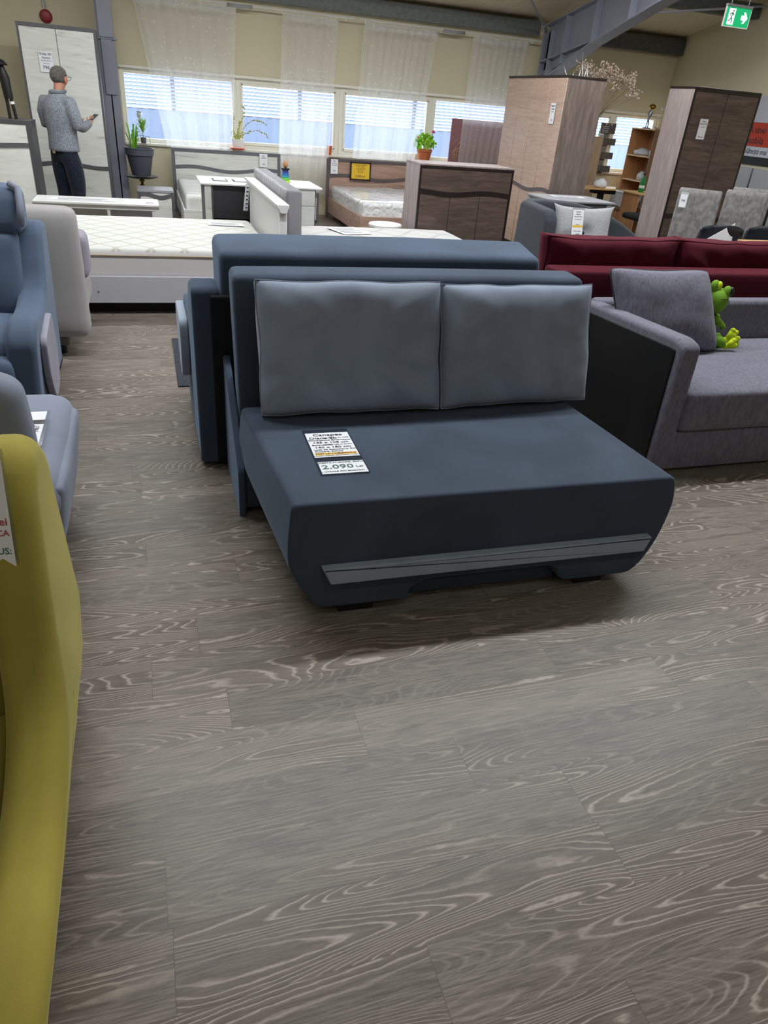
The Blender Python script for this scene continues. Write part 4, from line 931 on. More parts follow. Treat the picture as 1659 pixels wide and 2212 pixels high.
# ------------------------------------------------------------------ chest, wardrobes
def chest():
    t = thing('chest', 'dark oak sideboard chest with a black wavy stripe, right of the brown oak bed', 'chest', (3.43, 8.1, 0)); x0, x1, y0, y1, z = 2.87, 4.0, 7.90, 8.38, 1.087
    finish('body', box(x0, x1, y0 + .02, y1, .02, z - .02), M['oakVL'], t)
    finish('top', box(x0 - .005, x1 + .005, y0, y1 + .005, z - .02, z, .003, 1), M['oakVL'], t)
    fr = prism([(x0, 0), (x0, z - .02), (x1, z - .02), (x1, 0), (x1 - .02, 0), (x1 - .02, z - .045), (x0 + .02, z - .045), (x0 + .02, 0)], 'Y', y0 - .003, y0 + .019); finish('front_frame', fr, M['espresso'], t)
    finish('drawer', box(x0 + .022, x1 - .022, y0 + .002, y0 + .019, .80, z - .05), M['oakH2'], t)
    w_ = (x1 - x0 - .05) / 3
    for i in range(3): finish('door', box(x0 + .025 + i * (w_ + .003), x0 + .018 + w_ + i * (w_ + .003), y0 + .002, y0 + .019, .04, .795), M['oakH2'], t)
    finish('wavy_stripe', wave_band(x0 + .02, x1 - .02, .80, .014, .05, y0 - .006, y0 + .001, 2.2, .9), M['espresso'], t)
chest()
def wardrobe4():
    t = thing('wardrobe', 'tall four-door oak wardrobe with pale doors, its dark side to the viewer', 'wardrobe', (5.1, 9.3, 0)); x0, x1, y0, y1, z = 4.82, 5.33, 8.50, 10.08, 2.06
    finish('side_panel', box(x0, x1, y0, y0 + .02, .0, z - .025), M['oakV'], t, label='dark vertical grain side panel')
    finish('side_panel', box(x0, x1, y1 - .02, y1, .0, z - .025), M['oakV'], t)
    finish('body', box(x0 + .02, x1, y0 + .02, y1 - .02, .08, z - .025), M['espresso'], t)
    finish('top', box(x0 - .005, x1 + .005, y0 - .005, y1 + .005, z - .025, z, .003, 1), M['espresso'], t)
    n = 4; w_ = (y1 - y0) / n
    for i in range(n): finish('door', box(x0 - .003, x0 + .018, y0 + .005 + i * w_, y0 + w_ - .005 + i * w_, .09, z - .028, .003, 1), M['oakL'], t)
    finish('plinth', box(x0 + .02, x1, y0 + .02, y1 - .02, 0, .08), M['espresso'], t)
    finish('wavy_stripe', wave_band(y0 + .003, y1 - .003, .80, .02, .045, x0 - .008, x0 - .002, .6, .9, axis='X'), M['brownstripe'], t)
wardrobe4()
Mt = frame_M((4.806, 8.72, 1.66), (0, -1, 0), (0, 0, 1))
price_tag('small white price tag on the nearest pale door of the four-door oak wardrobe', Mt, .12, .22, [('Dulap 4D', .025, .08, 'ink', 'CENTER', 0), ('Sonoma', .024, .05, 'ink', 'CENTER', 0), ('160 x 207', .014, .02, 'ink', 'CENTER', 0), ('1.390', .024, -.07, 'red_ink', 'CENTER', 0)], sleeve=0)
def wardrobe2():
    t = thing('wardrobe', 'dark oak two-door wardrobe with a black wavy stripe, right of the office corner', 'wardrobe', (6.5, 8, 0)); x0, x1, y0, y1, z = 6.07, 7.0, 7.80, 8.27, 2.045
    finish('side_panel', box(x0, x0 + .02, y0, y1, 0, z - .025), M['oakVL'], t)
    finish('body', box(x0 + .02, x1, y0 + .02, y1, .02, z - .025), M['espresso'], t)
    finish('top', box(x0 - .004, x1 + .004, y0 - .004, y1, z - .025, z, .003, 1), M['espresso'], t)
    finish('front_frame', prism([(x0, 0), (x0, z - .025), (x1, z - .025), (x1, 0), (x1 - .018, 0), (x1 - .018, z - .045), (x0 + .018, z - .045), (x0 + .018, 0)], 'Y', y0 - .006, y0 + .012), M['espresso'], t)
    xm = (x0 + x1) / 2
    for a, b in ((x0 + .02, xm - .005), (xm + .005, x1 - .02)): finish('door', box(a, b, y0 - .002, y0 + .018, .05, z - .048, .002, 1), M['oakH2'], t)
    finish('wavy_stripe', wave_band(x0 + .018, x1 - .018, .66, .02, .05, y0 - .010, y0 - .003, .9, .95), M['espresso'], t)
wardrobe2()
Mt = frame_M((6.29, 7.79, 1.63), (1, 0, 0), (0, 0, 1))
price_tag('white price tag on the left door of the dark oak two-door wardrobe', Mt, .115, .21, [('Dulap', .024, .08, 'ink', 'CENTER', 0), ('Sonoma 2D', .021, .055, 'ink', 'CENTER', 0), ('90 x 207', .014, .02, 'ink', 'CENTER', 0), ('790 Lei', .022, -.08, 'ink', 'CENTER', 0)], sleeve=0)
t = thing('cabinet', 'pale oak cabinet standing behind the dark oak two-door wardrobe', 'cabinet', (6.3, 8.6, 0)); finish('side_panel', box(6.27, 6.29, 8.29, 8.52, 0, 1.41), M['oakVL'], t); finish('body', box(6.29, 6.9, 8.29, 8.52, .02, 1.39), M['oakVL'], t); finish('top', box(6.29, 6.9, 8.285, 8.53, 1.391, 1.41), M['oakVL'], t)
def wardrobe_white():
    t = thing('wardrobe', 'white marbled two-door wardrobe with a grey stripe, behind the man', 'wardrobe', (-.85, 10.9, 0)); x0, x1, y0, y1, z = -1.275, -.415, 10.6, 11.2, 2.12
    finish('body', box(x0, x1, y0 + .02, y1, 0, z), M['dkgrey'], t)
    finish('front_frame', prism([(x0, 0), (x0, z), (x1, z), (x1, 0), (x1 - .022, 0), (x1 - .022, z - .04), (x0 + .022, z - .04), (x0 + .022, 0)], 'Y', y0 - .004, y0 + .019), M['dkgrey'], t)
    xm = (x0 + x1) / 2 - .01
    for a, b in ((x0 + .024, xm - .003), (xm + .003, x1 - .024)): finish('door', box(a, b, y0, y0 + .018, .05, z - .042, .002, 1), M['marble'], t)
    finish('wavy_stripe', wave_band(x0 + .02, x1 - .02, .64, -.022, .045, y0 - .009, y0 - .001, 2.9, .95), M['dkgrey'], t)
wardrobe_white()
Mt = frame_M((-1.0, 10.585, 1.74), (1, -.0, 0), (0, 0, 1))
price_tag('white sheet taped to the marbled wardrobe, reading Dulap and 790', Mt, .15, .21, [('Dulap 2D', .034, .08, 'ink', 'CENTER', 0), ('Geneva', .030, .042, 'ink', 'CENTER', 0), ('90 x 50 x 207 cm', .016, .012, 'ink', 'CENTER', 0), ('Pret redus', .015, -.015, 'ink', 'CENTER', 0), ('790', .050, -.06, 'ink', 'CENTER', -.01), ('Lei', .02, -.068, 'ink', 'LEFT', .045)], sleeve=0)
def cabinet_left():
    t = thing('cabinet', 'white marbled cabinet in a dark frame, cut by the left edge of the photo', 'cabinet', (-1.8, 9.4, 0)); x0, x1, y0, y1, z = -2.0, -1.115, 9.2, 9.65, 1.17
    finish('body', box(x0, x1, y0 + .02, y1, 0, z), M['dkgrey'], t)
    finish('front_frame', prism([(x0, 0), (x0, z), (x1, z), (x1, 0), (x1 - .05, 0), (x1 - .05, z - .04), (x0 + .05, z - .04), (x0 + .05, 0)], 'Y', y0 - .004, y0 + .019), plain('charcoal frame', '#4a4a4e', .45), t)
    finish('door', box(x0 + .05, x1 - .05, y0, y0 + .018, .05, z - .042), M['marble'], t)
    finish('wavy_stripe', wave_band(x0 + .05, x1 - .05, .93, .008, .045, y0 - .009, y0 - .001, 2, .9), M['dkgrey'], t)
cabinet_left()
def black_stand():
    t = thing('figurine_stand', 'black umbrella-shaped figure on top of the marbled cabinet at the left edge', 'ornament', (-1.32, 9.4, 1.17)); m = M['black']
    finish('legs', tube(bmesh.new(), [(-1.33, 9.4, 1.17), (-1.335, 9.4, 1.36)], .016, 8), m, t); finish('legs', tube(bmesh.new(), [(-1.27, 9.4, 1.17), (-1.29, 9.4, 1.36)], .016, 8), m, t)
    finish('body', tube(bmesh.new(), [(-1.31, 9.4, 1.36), (-1.32, 9.4, 1.55), (-1.335, 9.4, 1.66)], [.045, .05, .025], 10), m, t)
    finish('cap', lathe(bmesh.new(), [(0, 1.72), (.04, 1.705), (.075, 1.665), (.07, 1.66), (0, 1.67)], -1.34, 9.4), m, t); finish('cuff', tube(bmesh.new(), [(-1.285, 9.4, 1.31), (-1.288, 9.4, 1.335)], .024, 10), M['white'], t)
black_stand()
# grey table in front of the tall wardrobe
def grey_table():
    t = thing('table', 'grey table with a dark front edge and papers on top, left of the charcoal sofa', 'table', (4.9, 8.1, 0)); z = .80
    finish('top', box(4.46, 5.30, 7.72, 8.38, z - .022, z, .004, 1), M['ltgrey'], t)
    finish('apron', box(4.54, 5.24, 7.75, 7.77, z - .085, z - .022), plain('anthracite apron', '#47484c', .4), t)
    finish('apron', box(4.48, 4.50, 7.76, 8.34, z - .10, z - .022), M['ltgrey'], t)
    for x, y in ((4.47, 7.74), (4.47, 8.30), (5.20, 7.74), (5.20, 8.30)): finish('leg', box(x, x + .07, y, y + .07, 0, z - .022, .003, 1), M['ltgrey'], t)
grey_table()
papers_on('price_sheet', 'curled price sheets lying on the grey table', 4.90, 8.15, .801, .42, .16, -.1)
# ------------------------------------------------------------------ dining chairs
def highback(x, y, rz, lab):
    t = thing('dining_chair', lab, 'chair', (x, y, 0), rz, None); f = M['chairgrey']
    pr = [(-.0, .40), (.02, .46), (.03, .75), (.10, 1.02), (.15, 1.06), (.19, 1.04), (.13, .78), (.11, .40)]
    bm = prism(roundpoly(pr, [.01, .02, .1, .03, .03, .03, .1, .01], 4), 'X', -.225, .225, .022, 3); finish('backrest', bm, f, t, local=True)
    bm = sbox(-.23, .23, -.40, .02, .38, .49, .04, (0, 0, .02), .002, 6, 3); finish('seat', bm, f, t, local=True)
    for sx in (-.19, .19):
        for sy in (-.35, .06): finish('leg', prism([(sx - .02, sy - .02), (sx + .02, sy - .02), (sx + .02, sy + .02), (sx - .02, sy + .02)], 'Z', 0, .38, .003), M['espresso'], t, local=True)
    return t
highback(5.80, 6.93, -.7, 'mottled grey high-back dining chair with a clear tag, in front of the dark oak wardrobe')
highback(6.50, 7.0, -.75, 'mottled grey high-back dining chair in the middle of the three, behind the dark shell chairs')
highback(6.98, 7.45, -.75, 'mottled grey high-back dining chair furthest back, below the black palm')
Mt = frame_M((5.68, 7.03, .93), (.76, -.64, 0), (0.12, .15, 1))
price_tag('clear price tag hanging on the nearest high-back dining chair', Mt, .07, .13, [('790', .03, .0, 'ink', 'CENTER', 0)], sleeve=.006)
def shell(x, y, rz, lab):
    t = thing('shell_chair', lab, 'chair', (x, y, 0), rz); m = plain('dark slate plastic', '#383c45', .35)
    bm = bmesh.new(); n, k = 20, 16; G = []
    for j in range(k + 1):
        s = j / k; row = []
        for i in range(n + 1):
            u = i / n * 2 - 1
            if s < .45: yy = -.22 + .42 * s / .45; z = .44 - .02 * math.sin(s / .45 * PI); hw = .22 + .02 * s
            else:
                q = (s - .45) / .55; yy = .20 + .10 * q; z = .44 + .40 * q; hw = .235 * (1 - .12 * q)
            lift = (abs(u) ** 2.4) * (.10 if s < .45 else .10 * (1 - (s - .45) / .55))
            z += lift - (.05 * abs(u) ** 2.5 if s > .9 else 0) ; yy -= (abs(u) ** 2) * (.10 if s > .4 else .02)
            row.append(bm.verts.new((u * hw, yy, z)))
        G.append(row)
    for j in range(k):
        for i in range(n): bm.faces.new((G[j][i], G[j][i + 1], G[j + 1][i + 1], G[j + 1][i]))
    bmesh.ops.solidify(bm, geom=bm.faces[:], thickness=.012); finish('shell', bm, m, t, local=True, angle=0)
    for sx in (-1, 1):
        for sy in (-1, 1): finish('leg', tube(bmesh.new(), [(sx * .12, sy * .1, .42), (sx * .21, sy * .2, 0)], [.016, .011], 8), M['beech'], t, local=True)
shell(5.50, 6.2, 2.75, 'dark slate shell chair with a paper on it, left one of the pair')
shell(6.12, 6.25, 2.75, 'dark slate shell chair, right one of the pair by the right edge')
t = thing('paper_sheet', 'white paper sheet propped against the left dark shell chair', 'paper', (5.35, 5.9, .7)); bm = prism([(5.10, .66), (5.47, .86), (5.50, .60), (5.15, .56)], 'Y', 5.93, 5.933); finish('sheet', bm, M['paper'], t, smooth=False)
def beige_stool():
    t = thing('pouf_chair', 'beige velvet chair with a round back, just above the burgundy cushions', 'chair', (4.95, 5.25, 0)); b = velvet('beige velvet', '#a08c6e', '#dcc9ab', .3, .4, 6)
    bm = bmesh.new(); pts = [(4.76 , .44)] + [(4.95 + .20 * math.cos(a), .62 + .145 * math.sin(a)) for a in [PI - i * PI / 14 for i in range(15)]] + [(5.14, .44)]
    add_prism(bm, pts, 'Y', 5.40, 5.50, .03, 4); finish('backrest', bm, b, t)
    finish('seat', lathe(bmesh.new(), [(0, .34), (.2, .34), (.225, .37), (.225, .42), (.2, .45), (0, .46)], 4.95, 5.16), b, t)
    for a in range(4): finish('leg', tube(bmesh.new(), [(4.95 + .13 * math.cos(a * PI / 2 + .8), 5.16 + .13 * math.sin(a * PI / 2 + .8), .34), (4.95 + .18 * math.cos(a * PI / 2 + .8), 5.16 + .18 * math.sin(a * PI / 2 + .8), 0)], .012, 8), M['blackm'], t)
beige_stool()
t = thing('dining_table', 'light wood dining table, seen at the right edge beside the dark shell chairs', 'table', (6.1, 5.6, 0)); finish('top', box(5.45, 6.8, 5.25, 5.82, .70, .73, .004, 1), M['beechX'], t)
for x in (5.5, 6.7):
    for y in (5.3, 5.72): finish('leg', box(x, x + .05, y, y + .05, 0, .70), M['white'], t)
# ------------------------------------------------------------------ office corner
def book_shelf():
    t = thing('bookshelf', 'open beech bookshelf in the office corner, left of the pale oak cabinet', 'shelf', (8.1, 11.2, 0)); x0, x1, y0, y1, z = 7.90, 8.30, 10.86, 11.52, 1.585; m = M['beech']
    finish('side_panel', box(x0, x1, y0, y0 + .02, 0, z), wood('brown shelf side', '#8a6b50', '#7b5e45', 'Z', .7, .5, '#6b503a', .8), t); finish('side_panel', box(x0, x1, y1 - .02, y1, 0, z), m, t)
    finish('back_panel', box(x1 - .015, x1, y0 + .02, y1 - .02, 0, z), m, t)
    for i, zz in enumerate((.02, .42, .80, 1.17, z - .02)): finish('shelf', box(x0 + .003, x1 - .016, y0 + .021, y1 - .021, zz - .0, zz + .02), plain('pale shelf board', '#d8b48c', .5), t)
book_shelf()
def trophy():
    x, y, z = 7.98, 11.25, 1.585; t = thing('figurine', 'silver and gold dancer figurine on top of the bookshelf', 'figurine', (x, y, z)); s = M['galv']
    finish('base', box(x - .05, x + .05, y - .04, y + .04, z, z + .012), M['dkgrey'], t)
    finish('body', tube(bmesh.new(), [(x - .02, y, z + .012), (x - .005, y, z + .10), (x, y, z + .14), (x + .01, y, z + .2), (x + .03, y, z + .26)], [.008, .01, .014, .04, .03], 10), s, t)
    finish('leg', tube(bmesh.new(), [(x + .02, y, z + .012), (x + .02, y, z + .08), (x, y, z + .14)], [.008, .01, .012], 8), s, t)
    bm = bmesh.new(); ball(bm, (x + .03, y, z + .31), .05, (1.2, 1, .8)); finish('golden_head', bm, M['brass'], t, angle=0)
trophy()
def cake_stand():
    x, y, z = 8.12, 11.05, 1.585; t = thing('tiered_tray', 'two-tier glass serving stand on top of the bookshelf', 'tray', (x, y, z)); g = plain('frosted glass', '#d8d2c4', .25)
    finish('stem', tube(bmesh.new(), [(x, y, z), (x, y, z + .36)], .006, 8), M['galv'], t)
    for r, h in ((.10, .15), (.075, .27), (.12, .0)):
        finish('plate', lathe(bmesh.new(), [(0, z + h + .002), (r * .7, z + h + .002), (r, z + h + .03), (r * .97, z + h + .032), (r * .68, z + h + .008), (0, z + h + .008)], x, y, 20), g, t)
cake_stand()
def loose_bag(name, lab, c, s, m, cat):
    bm = bmesh.new(); ball(bm, (0, 0, 0), 1, n=20)
    for v in bm.verts: v.co += noise.noise_vector(v.co * 2.2 + Vector(c)) * .25; v.co.z = max(v.co.z, -.55); v.co = Vector((v.co.x * s[0], v.co.y * s[1], (v.co.z + .55) * s[2]))
    o = finish(name, bm, m, angle=0); o.location = c; return tag(o, lab, cat)
FILM = base_mat('crinkled clear film', '#d9dadb', .2, 0, .6, Alpha=.6)
loose_bag('plastic_bag', 'crinkled clear plastic bag on the upper shelf of the beech bookshelf', (7.99, 11.22, 1.191), (.10, .2, .07), FILM, 'bag')
loose_bag('plastic_bag', 'small clear plastic bag on the lower shelf of the beech bookshelf', (8.0, 11.08, .821), (.08, .12, .09), FILM, 'bag')
t = thing('cup', 'white cup at the near end of the upper bookshelf', 'cup', (7.97, 10.95, 1.19)); finish('body', lathe(bmesh.new(), [(0, 1.191), (.03, 1.191), (.038, 1.28), (.034, 1.28), (.027, 1.2), (0, 1.2)], 7.965, 10.935, 20), M['white'], t)
def organizer():
    t = thing('letter_organiser', 'dark felt wall organiser of staggered panels at the office window', 'organiser', (7.55, 11.74, .85)); f = linen('dark speckled felt', '#4a443f', '#7a726c', 60, (1, 1, 1)); f2 = linen('mid speckled felt', '#6a625c', '#a09890', 60, (1, 1, 1))
    y = 11.73; D = .20
    finish('back_board', box(7.42, 7.62, y, y + .02, .85, 1.50), f2, t)
    finish('top_pocket', box(7.42, 7.70, y - .03, y - .002, 1.46, 1.615), f, t)
    for z0 in (1.29, 1.08, .875): finish('pocket', box(7.49, 7.74, y - .05, y - .002, z0, z0 + .10), f, t)
    for i in range(5):
        for j in range(4): pass
    for x in (7.50, 7.61): finish('pin', ball(bmesh.new(), (x, y - .035, 1.595), .012), M['white'], t, angle=0)
    bm = bmesh.new()
    for i in range(5):
        for j in range(4): add_box(bm, 7.445 + i * .026, 7.457 + i * .026, y - .034, y - .031, 1.475 + j * .027, 1.485 + j * .027)
    o = finish('calendar_dots', bm, M['paper'], t, smooth=False); o['kind'] = 'stuff'
    finish('note', box(7.41, 7.49, y - .035, y - .031, 1.38, 1.455), M['paper'], t)
    finish('note_mark', box(7.425, 7.475, y - .037, y - .035, 1.405, 1.43), M['ltgrey'], t)
organizer()
t = thing('partition_panel', 'pale oak partition panel beside the right side of the four-door oak wardrobe', 'panel', (6.75, 10.9, 0)); finish('board', box(6.30, 6.96, 10.85, 10.88, 0, 1.42), M['oakwall'], t)
t = thing('desk', 'beech desk top on a black pedestal in the office corner', 'desk', (6.8, 10.3, 0)); finish('top', prism([(6.1, 10.22), (6.95, 10.22), (7.22, 10.6), (6.1, 10.8)], 'Z', .715, .74, .003, 1), M['beechX'], t); finish('pedestal', box(6.75, 6.82, 10.3, 10.38, 0, .66), M['blackm'], t); finish('bracket', box(6.62, 7.0, 10.27, 10.41, .66, .714), M['blackm'], t); finish('foot', box(6.55, 7.02, 10.15, 10.53, 0, .03), M['blackm'], t)
loose_bag('desk_clutter_bag', 'white paper bag with a small object on the beech desk', (6.75, 10.35, .742), (.10, .10, .08), M['paper'], 'bag')
t = thing('side_desk', 'narrow beech desk carrying the green bottle, left of the pale oak cabinet', 'desk', (7.2, 10.0, 0)); finish('top', box(7.05, 7.55, 9.75, 10.2, .715, .74, .003, 1), M['beechX'], t); finish('side_panel', box(7.08, 7.10, 9.78, 10.18, 0, .715), M['beech'], t); finish('side_panel', box(7.5, 7.52, 9.78, 10.18, 0, .715), M['beech'], t)
def bottle():
    x, y, z = 7.20, 9.92, .74; t = thing('bottle', 'green plastic water bottle standing on the narrow beech desk', 'bottle', (x, y, z)); g = base_mat('green bottle plastic', '#1f7a3c', .15, 0, .6)
    finish('body', lathe(bmesh.new(), [(0, z), (.038, z), (.042, z + .02), (.042, z + .13), (.036, z + .17), (.014, z + .225), (.013, z + .24), (0, z + .24)], x, y, 20), g, t)
    finish('cap', lathe(bmesh.new(), [(0, z + .24), (.016, z + .241), (.016, z + .262), (0, z + .263)], x, y, 16), M['blackm'], t); finish('label', lathe(bmesh.new(), [(.0425, z + .06), (.0432, z + .06), (.0432, z + .10), (.0425, z + .10)], x, y, 20), plain('bottle label', '#cfe0d4', .4), t)
bottle()
def basket():
    t = thing('storage_basket', 'white woven plastic basket in the office corner below the desk', 'basket', (7.4, 10.4, .0)); x0, x1, y0, y1, z0, z1 = 7.26, 7.56, 10.35, 10.75, .46, .68
    m = base_mat('white woven plastic', '#cfcdcf', .6); nt = m.node_tree; b = nt.nodes['Principled BSDF']; ck = nt.nodes.new('ShaderNodeTexBrick'); ck.inputs['Scale'].default_value = 30; ck.inputs['Color1'].default_value = C('#d8d6d8'); ck.inputs['Color2'].default_value = C('#c4c2c6'); ck.inputs['Mortar'].default_value = C('#8c8a90'); tc = nt.nodes.new('ShaderNodeTexCoord'); nt.links.new(tc.outputs['Object'], ck.inputs['Vector']); nt.links.new(ck.outputs['Color'], b.inputs['Base Color'])
    bm = bmesh.new()
    for a in ((x0, x1, y0, y0 + .008), (x0, x1, y1 - .008, y1), (x0, x0 + .008, y0, y1), (x1 - .008, x1, y0, y1)): add_box(bm, a[0], a[1], a[2], a[3], z0, z1)
    add_box(bm, x0, x1, y0, y1, z0, z0 + .01); finish('body', bm, m, t, smooth=False)
    finish('rim', tube(bmesh.new(), [(x0, y0, z1), (x1, y0, z1), (x1, y1, z1), (x0, y1, z1), (x0, y0, z1)], .009, 8), M['white'], t)
basket()
t = thing('low_bench', 'low wooden bench carrying the white woven basket', 'bench', (7.4, 10.5, 0)); finish('top', box(7.18, 7.68, 10.3, 10.85, .43, .458), wood('brown bench wood', '#8f6b4d', '#7d5c41', 'X', .7), t); finish('side_panel', box(7.2, 7.23, 10.32, 10.83, 0, .43), M['beech'], t); finish('side_panel', box(7.63, 7.66, 10.32, 10.83, 0, .43), M['beech'], t)
t = thing('bottle', 'blue spray bottle standing in the white woven basket', 'bottle', (7.50, 10.42, .472)); finish('body', lathe(bmesh.new(), [(0, .472), (.034, .472), (.036, .62), (.016, .67), (0, .672)], 7.51, 10.41, 16), plain('blue plastic', '#2b5fae', .4), t); finish('cap', box(7.495, 7.525, 10.395, 10.425, .673, .70), M['white'], t)
def office_chair():
    x, y = 6.95, 9.35; t = thing('office_chair', 'black office chair partly hidden behind the charcoal sofa', 'chair', (x, y, 0)); m = plain('black mesh fabric', '#0f0f11', .7)
    finish('seat', sbox(x - .24, x + .24, y - .24, y + .24, .42, .50, .04, (0, 0, .01)), m, t)
    bm = sbox(x + .18, x + .25, y - .23, y + .23, .52, .90, .03, (.02, 0, 0)); finish('backrest', bm, m, t)
    finish('stem', tube(bmesh.new(), [(x, y, .08), (x, y, .42)], .025, 10), M['blackm'], t)
    for k in range(5): a = k * 2 * PI / 5; finish('base_arm', tube(bmesh.new(), [(x, y, .10), (x + .26 * math.cos(a), y + .26 * math.sin(a), .06)], [.022, .014], 8), M['blackm'], t); finish('caster', ball(bmesh.new(), (x + .26 * math.cos(a), y + .26 * math.sin(a), .03), .03, n=10), M['blackm'], t, angle=0)
office_chair()
# dried pampas in a vase behind the tall wardrobe
def pampas():
    x, y, z = 5.72, 9.62, 0; t = thing('dried_flowers', 'dried pampas grass bouquet rising behind the four-door oak wardrobe', 'dried flowers', (x, y, z)); rng = random.Random(5)
    finish('vase', lathe(bmesh.new(), [(0, 0), (.13, 0), (.17, .25), (.13, .9), (.07, 1.25), (.09, 1.32), (.08, 1.32), (0, 1.2)], x, y), M['dkgrey'], t)
    fm = plain('dried plume', '#b8a493', .95); bm = bmesh.new(); st = bmesh.new()
    for i in range(46):
        ex, ez = x + rng.uniform(-.1, .72), rng.uniform(1.93, 2.27); ey = y + rng.uniform(-.25, .2)
        if ex > x + .45: ez = min(ez, 2.17)
        tube(st, [(x + .03, y, 1.28), (x + .1 + (ex - x) * .35, (y * 2 + ey) / 3, 1.75), (ex, ey, ez)], .0035, 5)
        for k in range(12):
            q = Vector((ex, ey, ez)) + Vector((rng.uniform(-.05, .05), rng.uniform(-.05, .05), rng.uniform(-.05, .06))); bmesh.ops.create_icosphere(bm, subdivisions=1, radius=rng.uniform(.006, .015), matrix=Matrix.Translation(q) @ Matrix.Rotation(rng.uniform(0, 3), 4, 'Y') @ Matrix.Diagonal((2.0, .6, .7, 1)))
    finish('plumes', bm, fm, t, angle=0)['kind'] = 'stuff'; finish('stems', st, M['stemb'], t, angle=0)['kind'] = 'stuff'
    st = bmesh.new()
    for dx, h, c in ((-.34, 2.20, -.08), (-.28, 2.17, .03), (-.18, 2.24, .02), (-.10, 2.30, .04), (-.04, 2.26, -.05), (-.12, 2.38, -.06)):
        tube(st, [(x - .02, y - .1, 1.28), (x + dx * .8, y - .1, 1.9), (x + dx, y - .1, 2.08), (x + dx + c, y - .1, h)], [.004, .004, .010, .002], 6)
    finish('silver_twigs', st, plain('silver twig', '#b9bcc2', .3, .5), t, angle=0, label='thin silver twigs')['kind'] = 'stuff'
pampas()
# exit sign
def exit_sign():
    cx, cy, z0, z1 = 5.30, 6.5, 2.455, 2.60; wd = .27; t = thing('exit_sign', 'green running-man exit sign with a white arrow hanging from the ceiling', 'sign', (cx, cy, z1))
    x0, x1 = cx - wd / 2, cx + wd / 2; gm = emis('green sign face', '#10a868', .55); wm = emis('white sign symbol', '#e8fff4', .9)
    finish('face', box(x0, x1, cy - .006, cy + .006, z0, z1), gm, t, smooth=False); finish('top_rail', box(x0 - .005, x1 + .005, cy - .015, cy + .015, z1, z1 + .02), M['galv'], t, smooth=False)
    for a in ((x0 - .006, x0), (x1, x1 + .006)): finish('edge_trim', box(a[0], a[1], cy - .008, cy + .008, z0, z1), M['white'], t, smooth=False)
    finish('edge_trim', box(x0 - .006, x1 + .006, cy - .008, cy + .008, z0 - .006, z0), M['white'], t, smooth=False)
    yf = cy - .0085
    finish('door_symbol', box(x0 + .03, x0 + .10, yf, yf + .002, z0 + .012, z1 - .012), wm, t, smooth=False)
    ar = [(0, .018), (.035, .018), (.018, .042), (.040, .042), (.072, 0), (.040, -.042), (.018, -.042), (.035, -.018), (0, -.018)]
    finish('arrow', prism([(x1 - .095 + a, (z0 + z1) / 2 + b) for a, b in ar], 'Y', yf, yf + .002), wm, t, smooth=False)
    b = bmesh.new(); q = x0 + .066; y = yf - .001; zc = (z0 + z1) / 2
    ball(b, (q + .012, y, zc + .043), .0075, (1, .2, 1))
    for P in ([(q + .008, zc + .033), (q - .002, zc - .002)], [(q + .006, zc + .028), (q + .022, zc + .012)], [(q + .004, zc + .028), (q - .016, zc + .022), (q - .02, zc + .01)], [(q - .002, zc - .002), (q + .010, zc - .025), (q + .008, zc - .05)], [(q - .002, zc - .002), (q - .010, zc - .028), (q - .030, zc - .032)]):
        tube(b, [(a, y, c) for a, c in P], .0042, 6)
    finish('running_figure', b, plain('sign figure green', '#0c6a4a', .5), t, angle=0)
    for x in (x0 + .04, x1 - .04): finish('suspension_rod', tube(bmesh.new(), [(x, cy, z1 + .02), (x, cy, 2.86 + (11.8 - cy) * .2)], .003, 6), M['galv'], t)
exit_sign()
# alarm bell with conduits
def bell():
    t = thing('alarm_bell', 'round red alarm bell on the wall above the marbled wardrobe', 'alarm bell', (-1.04, 11.78, 2.26)); bm = lathe(bmesh.new(), [(0, 0), (.03, 0), (.07, -.02), (.078, -.05), (.07, -.052), (0, -.03)], 0, 0, 24)
    bm = lathe(bmesh.new(), [(0, .0), (.078, 0), (.076, .02), (.05, .05), (0, .058)], 0, 0, 24); bm.transform(Matrix.Translation((-1.04, 11.799, 2.26)) @ Matrix.Rotation(PI / 2, 4, 'X')); finish('gong', bm, plain('red enamel', '#8c1626', .4), t)
    for dx in (-.02, .015): finish('conduit', tube(bmesh.new(), [(-1.04 + dx, 11.79, 2.35), (-1.04 + dx, 11.79, 2.86)], .008, 8), M['galv'], t)
bell()
# bank banner on the right wall
def banner():
    t = thing('wall_banner', 'orange, white and black advertising banner on the right wall, behind the dark oak wardrobe', 'banner', (8.64, 9.0, 1.6)); x = 8.642; ya, yb = 10.05, 8.0
    def strip(n, z0, z1, m): finish(n, box(x - .004, x + .004, yb, ya, z0, z1), m, t, smooth=False)
    strip('white_field', 1.785, 2.12, plain('banner white', '#b9bcc4', .5)); strip('orange_field', 1.475, 1.783, plain('banner orange', '#b23a22', .5)); strip('pale_field', 1.345, 1.473, plain('banner pale', '#c3cad2', .5)); strip('black_field', 1.235, 1.343, M['black'])
    for s, sz, y, z, m in (('DA unei', .13, 9.76, 1.69, 'ink'), ('mobila', .13, 9.66, 1.55, 'ink'), ('m, plătești mai', .095, 9.76, 1.41, 'ink'), ('pidă', .085, 9.78, 1.29, 'paper')):
        b = bmesh.new(); text_bm(b, s, sz, frame_M((x - .005, y, z), (0, -1, 0), (0, 0, 1)), 'LEFT', .001); finish('lettering', b, M[m], t, smooth=False, recalc=False)
banner()
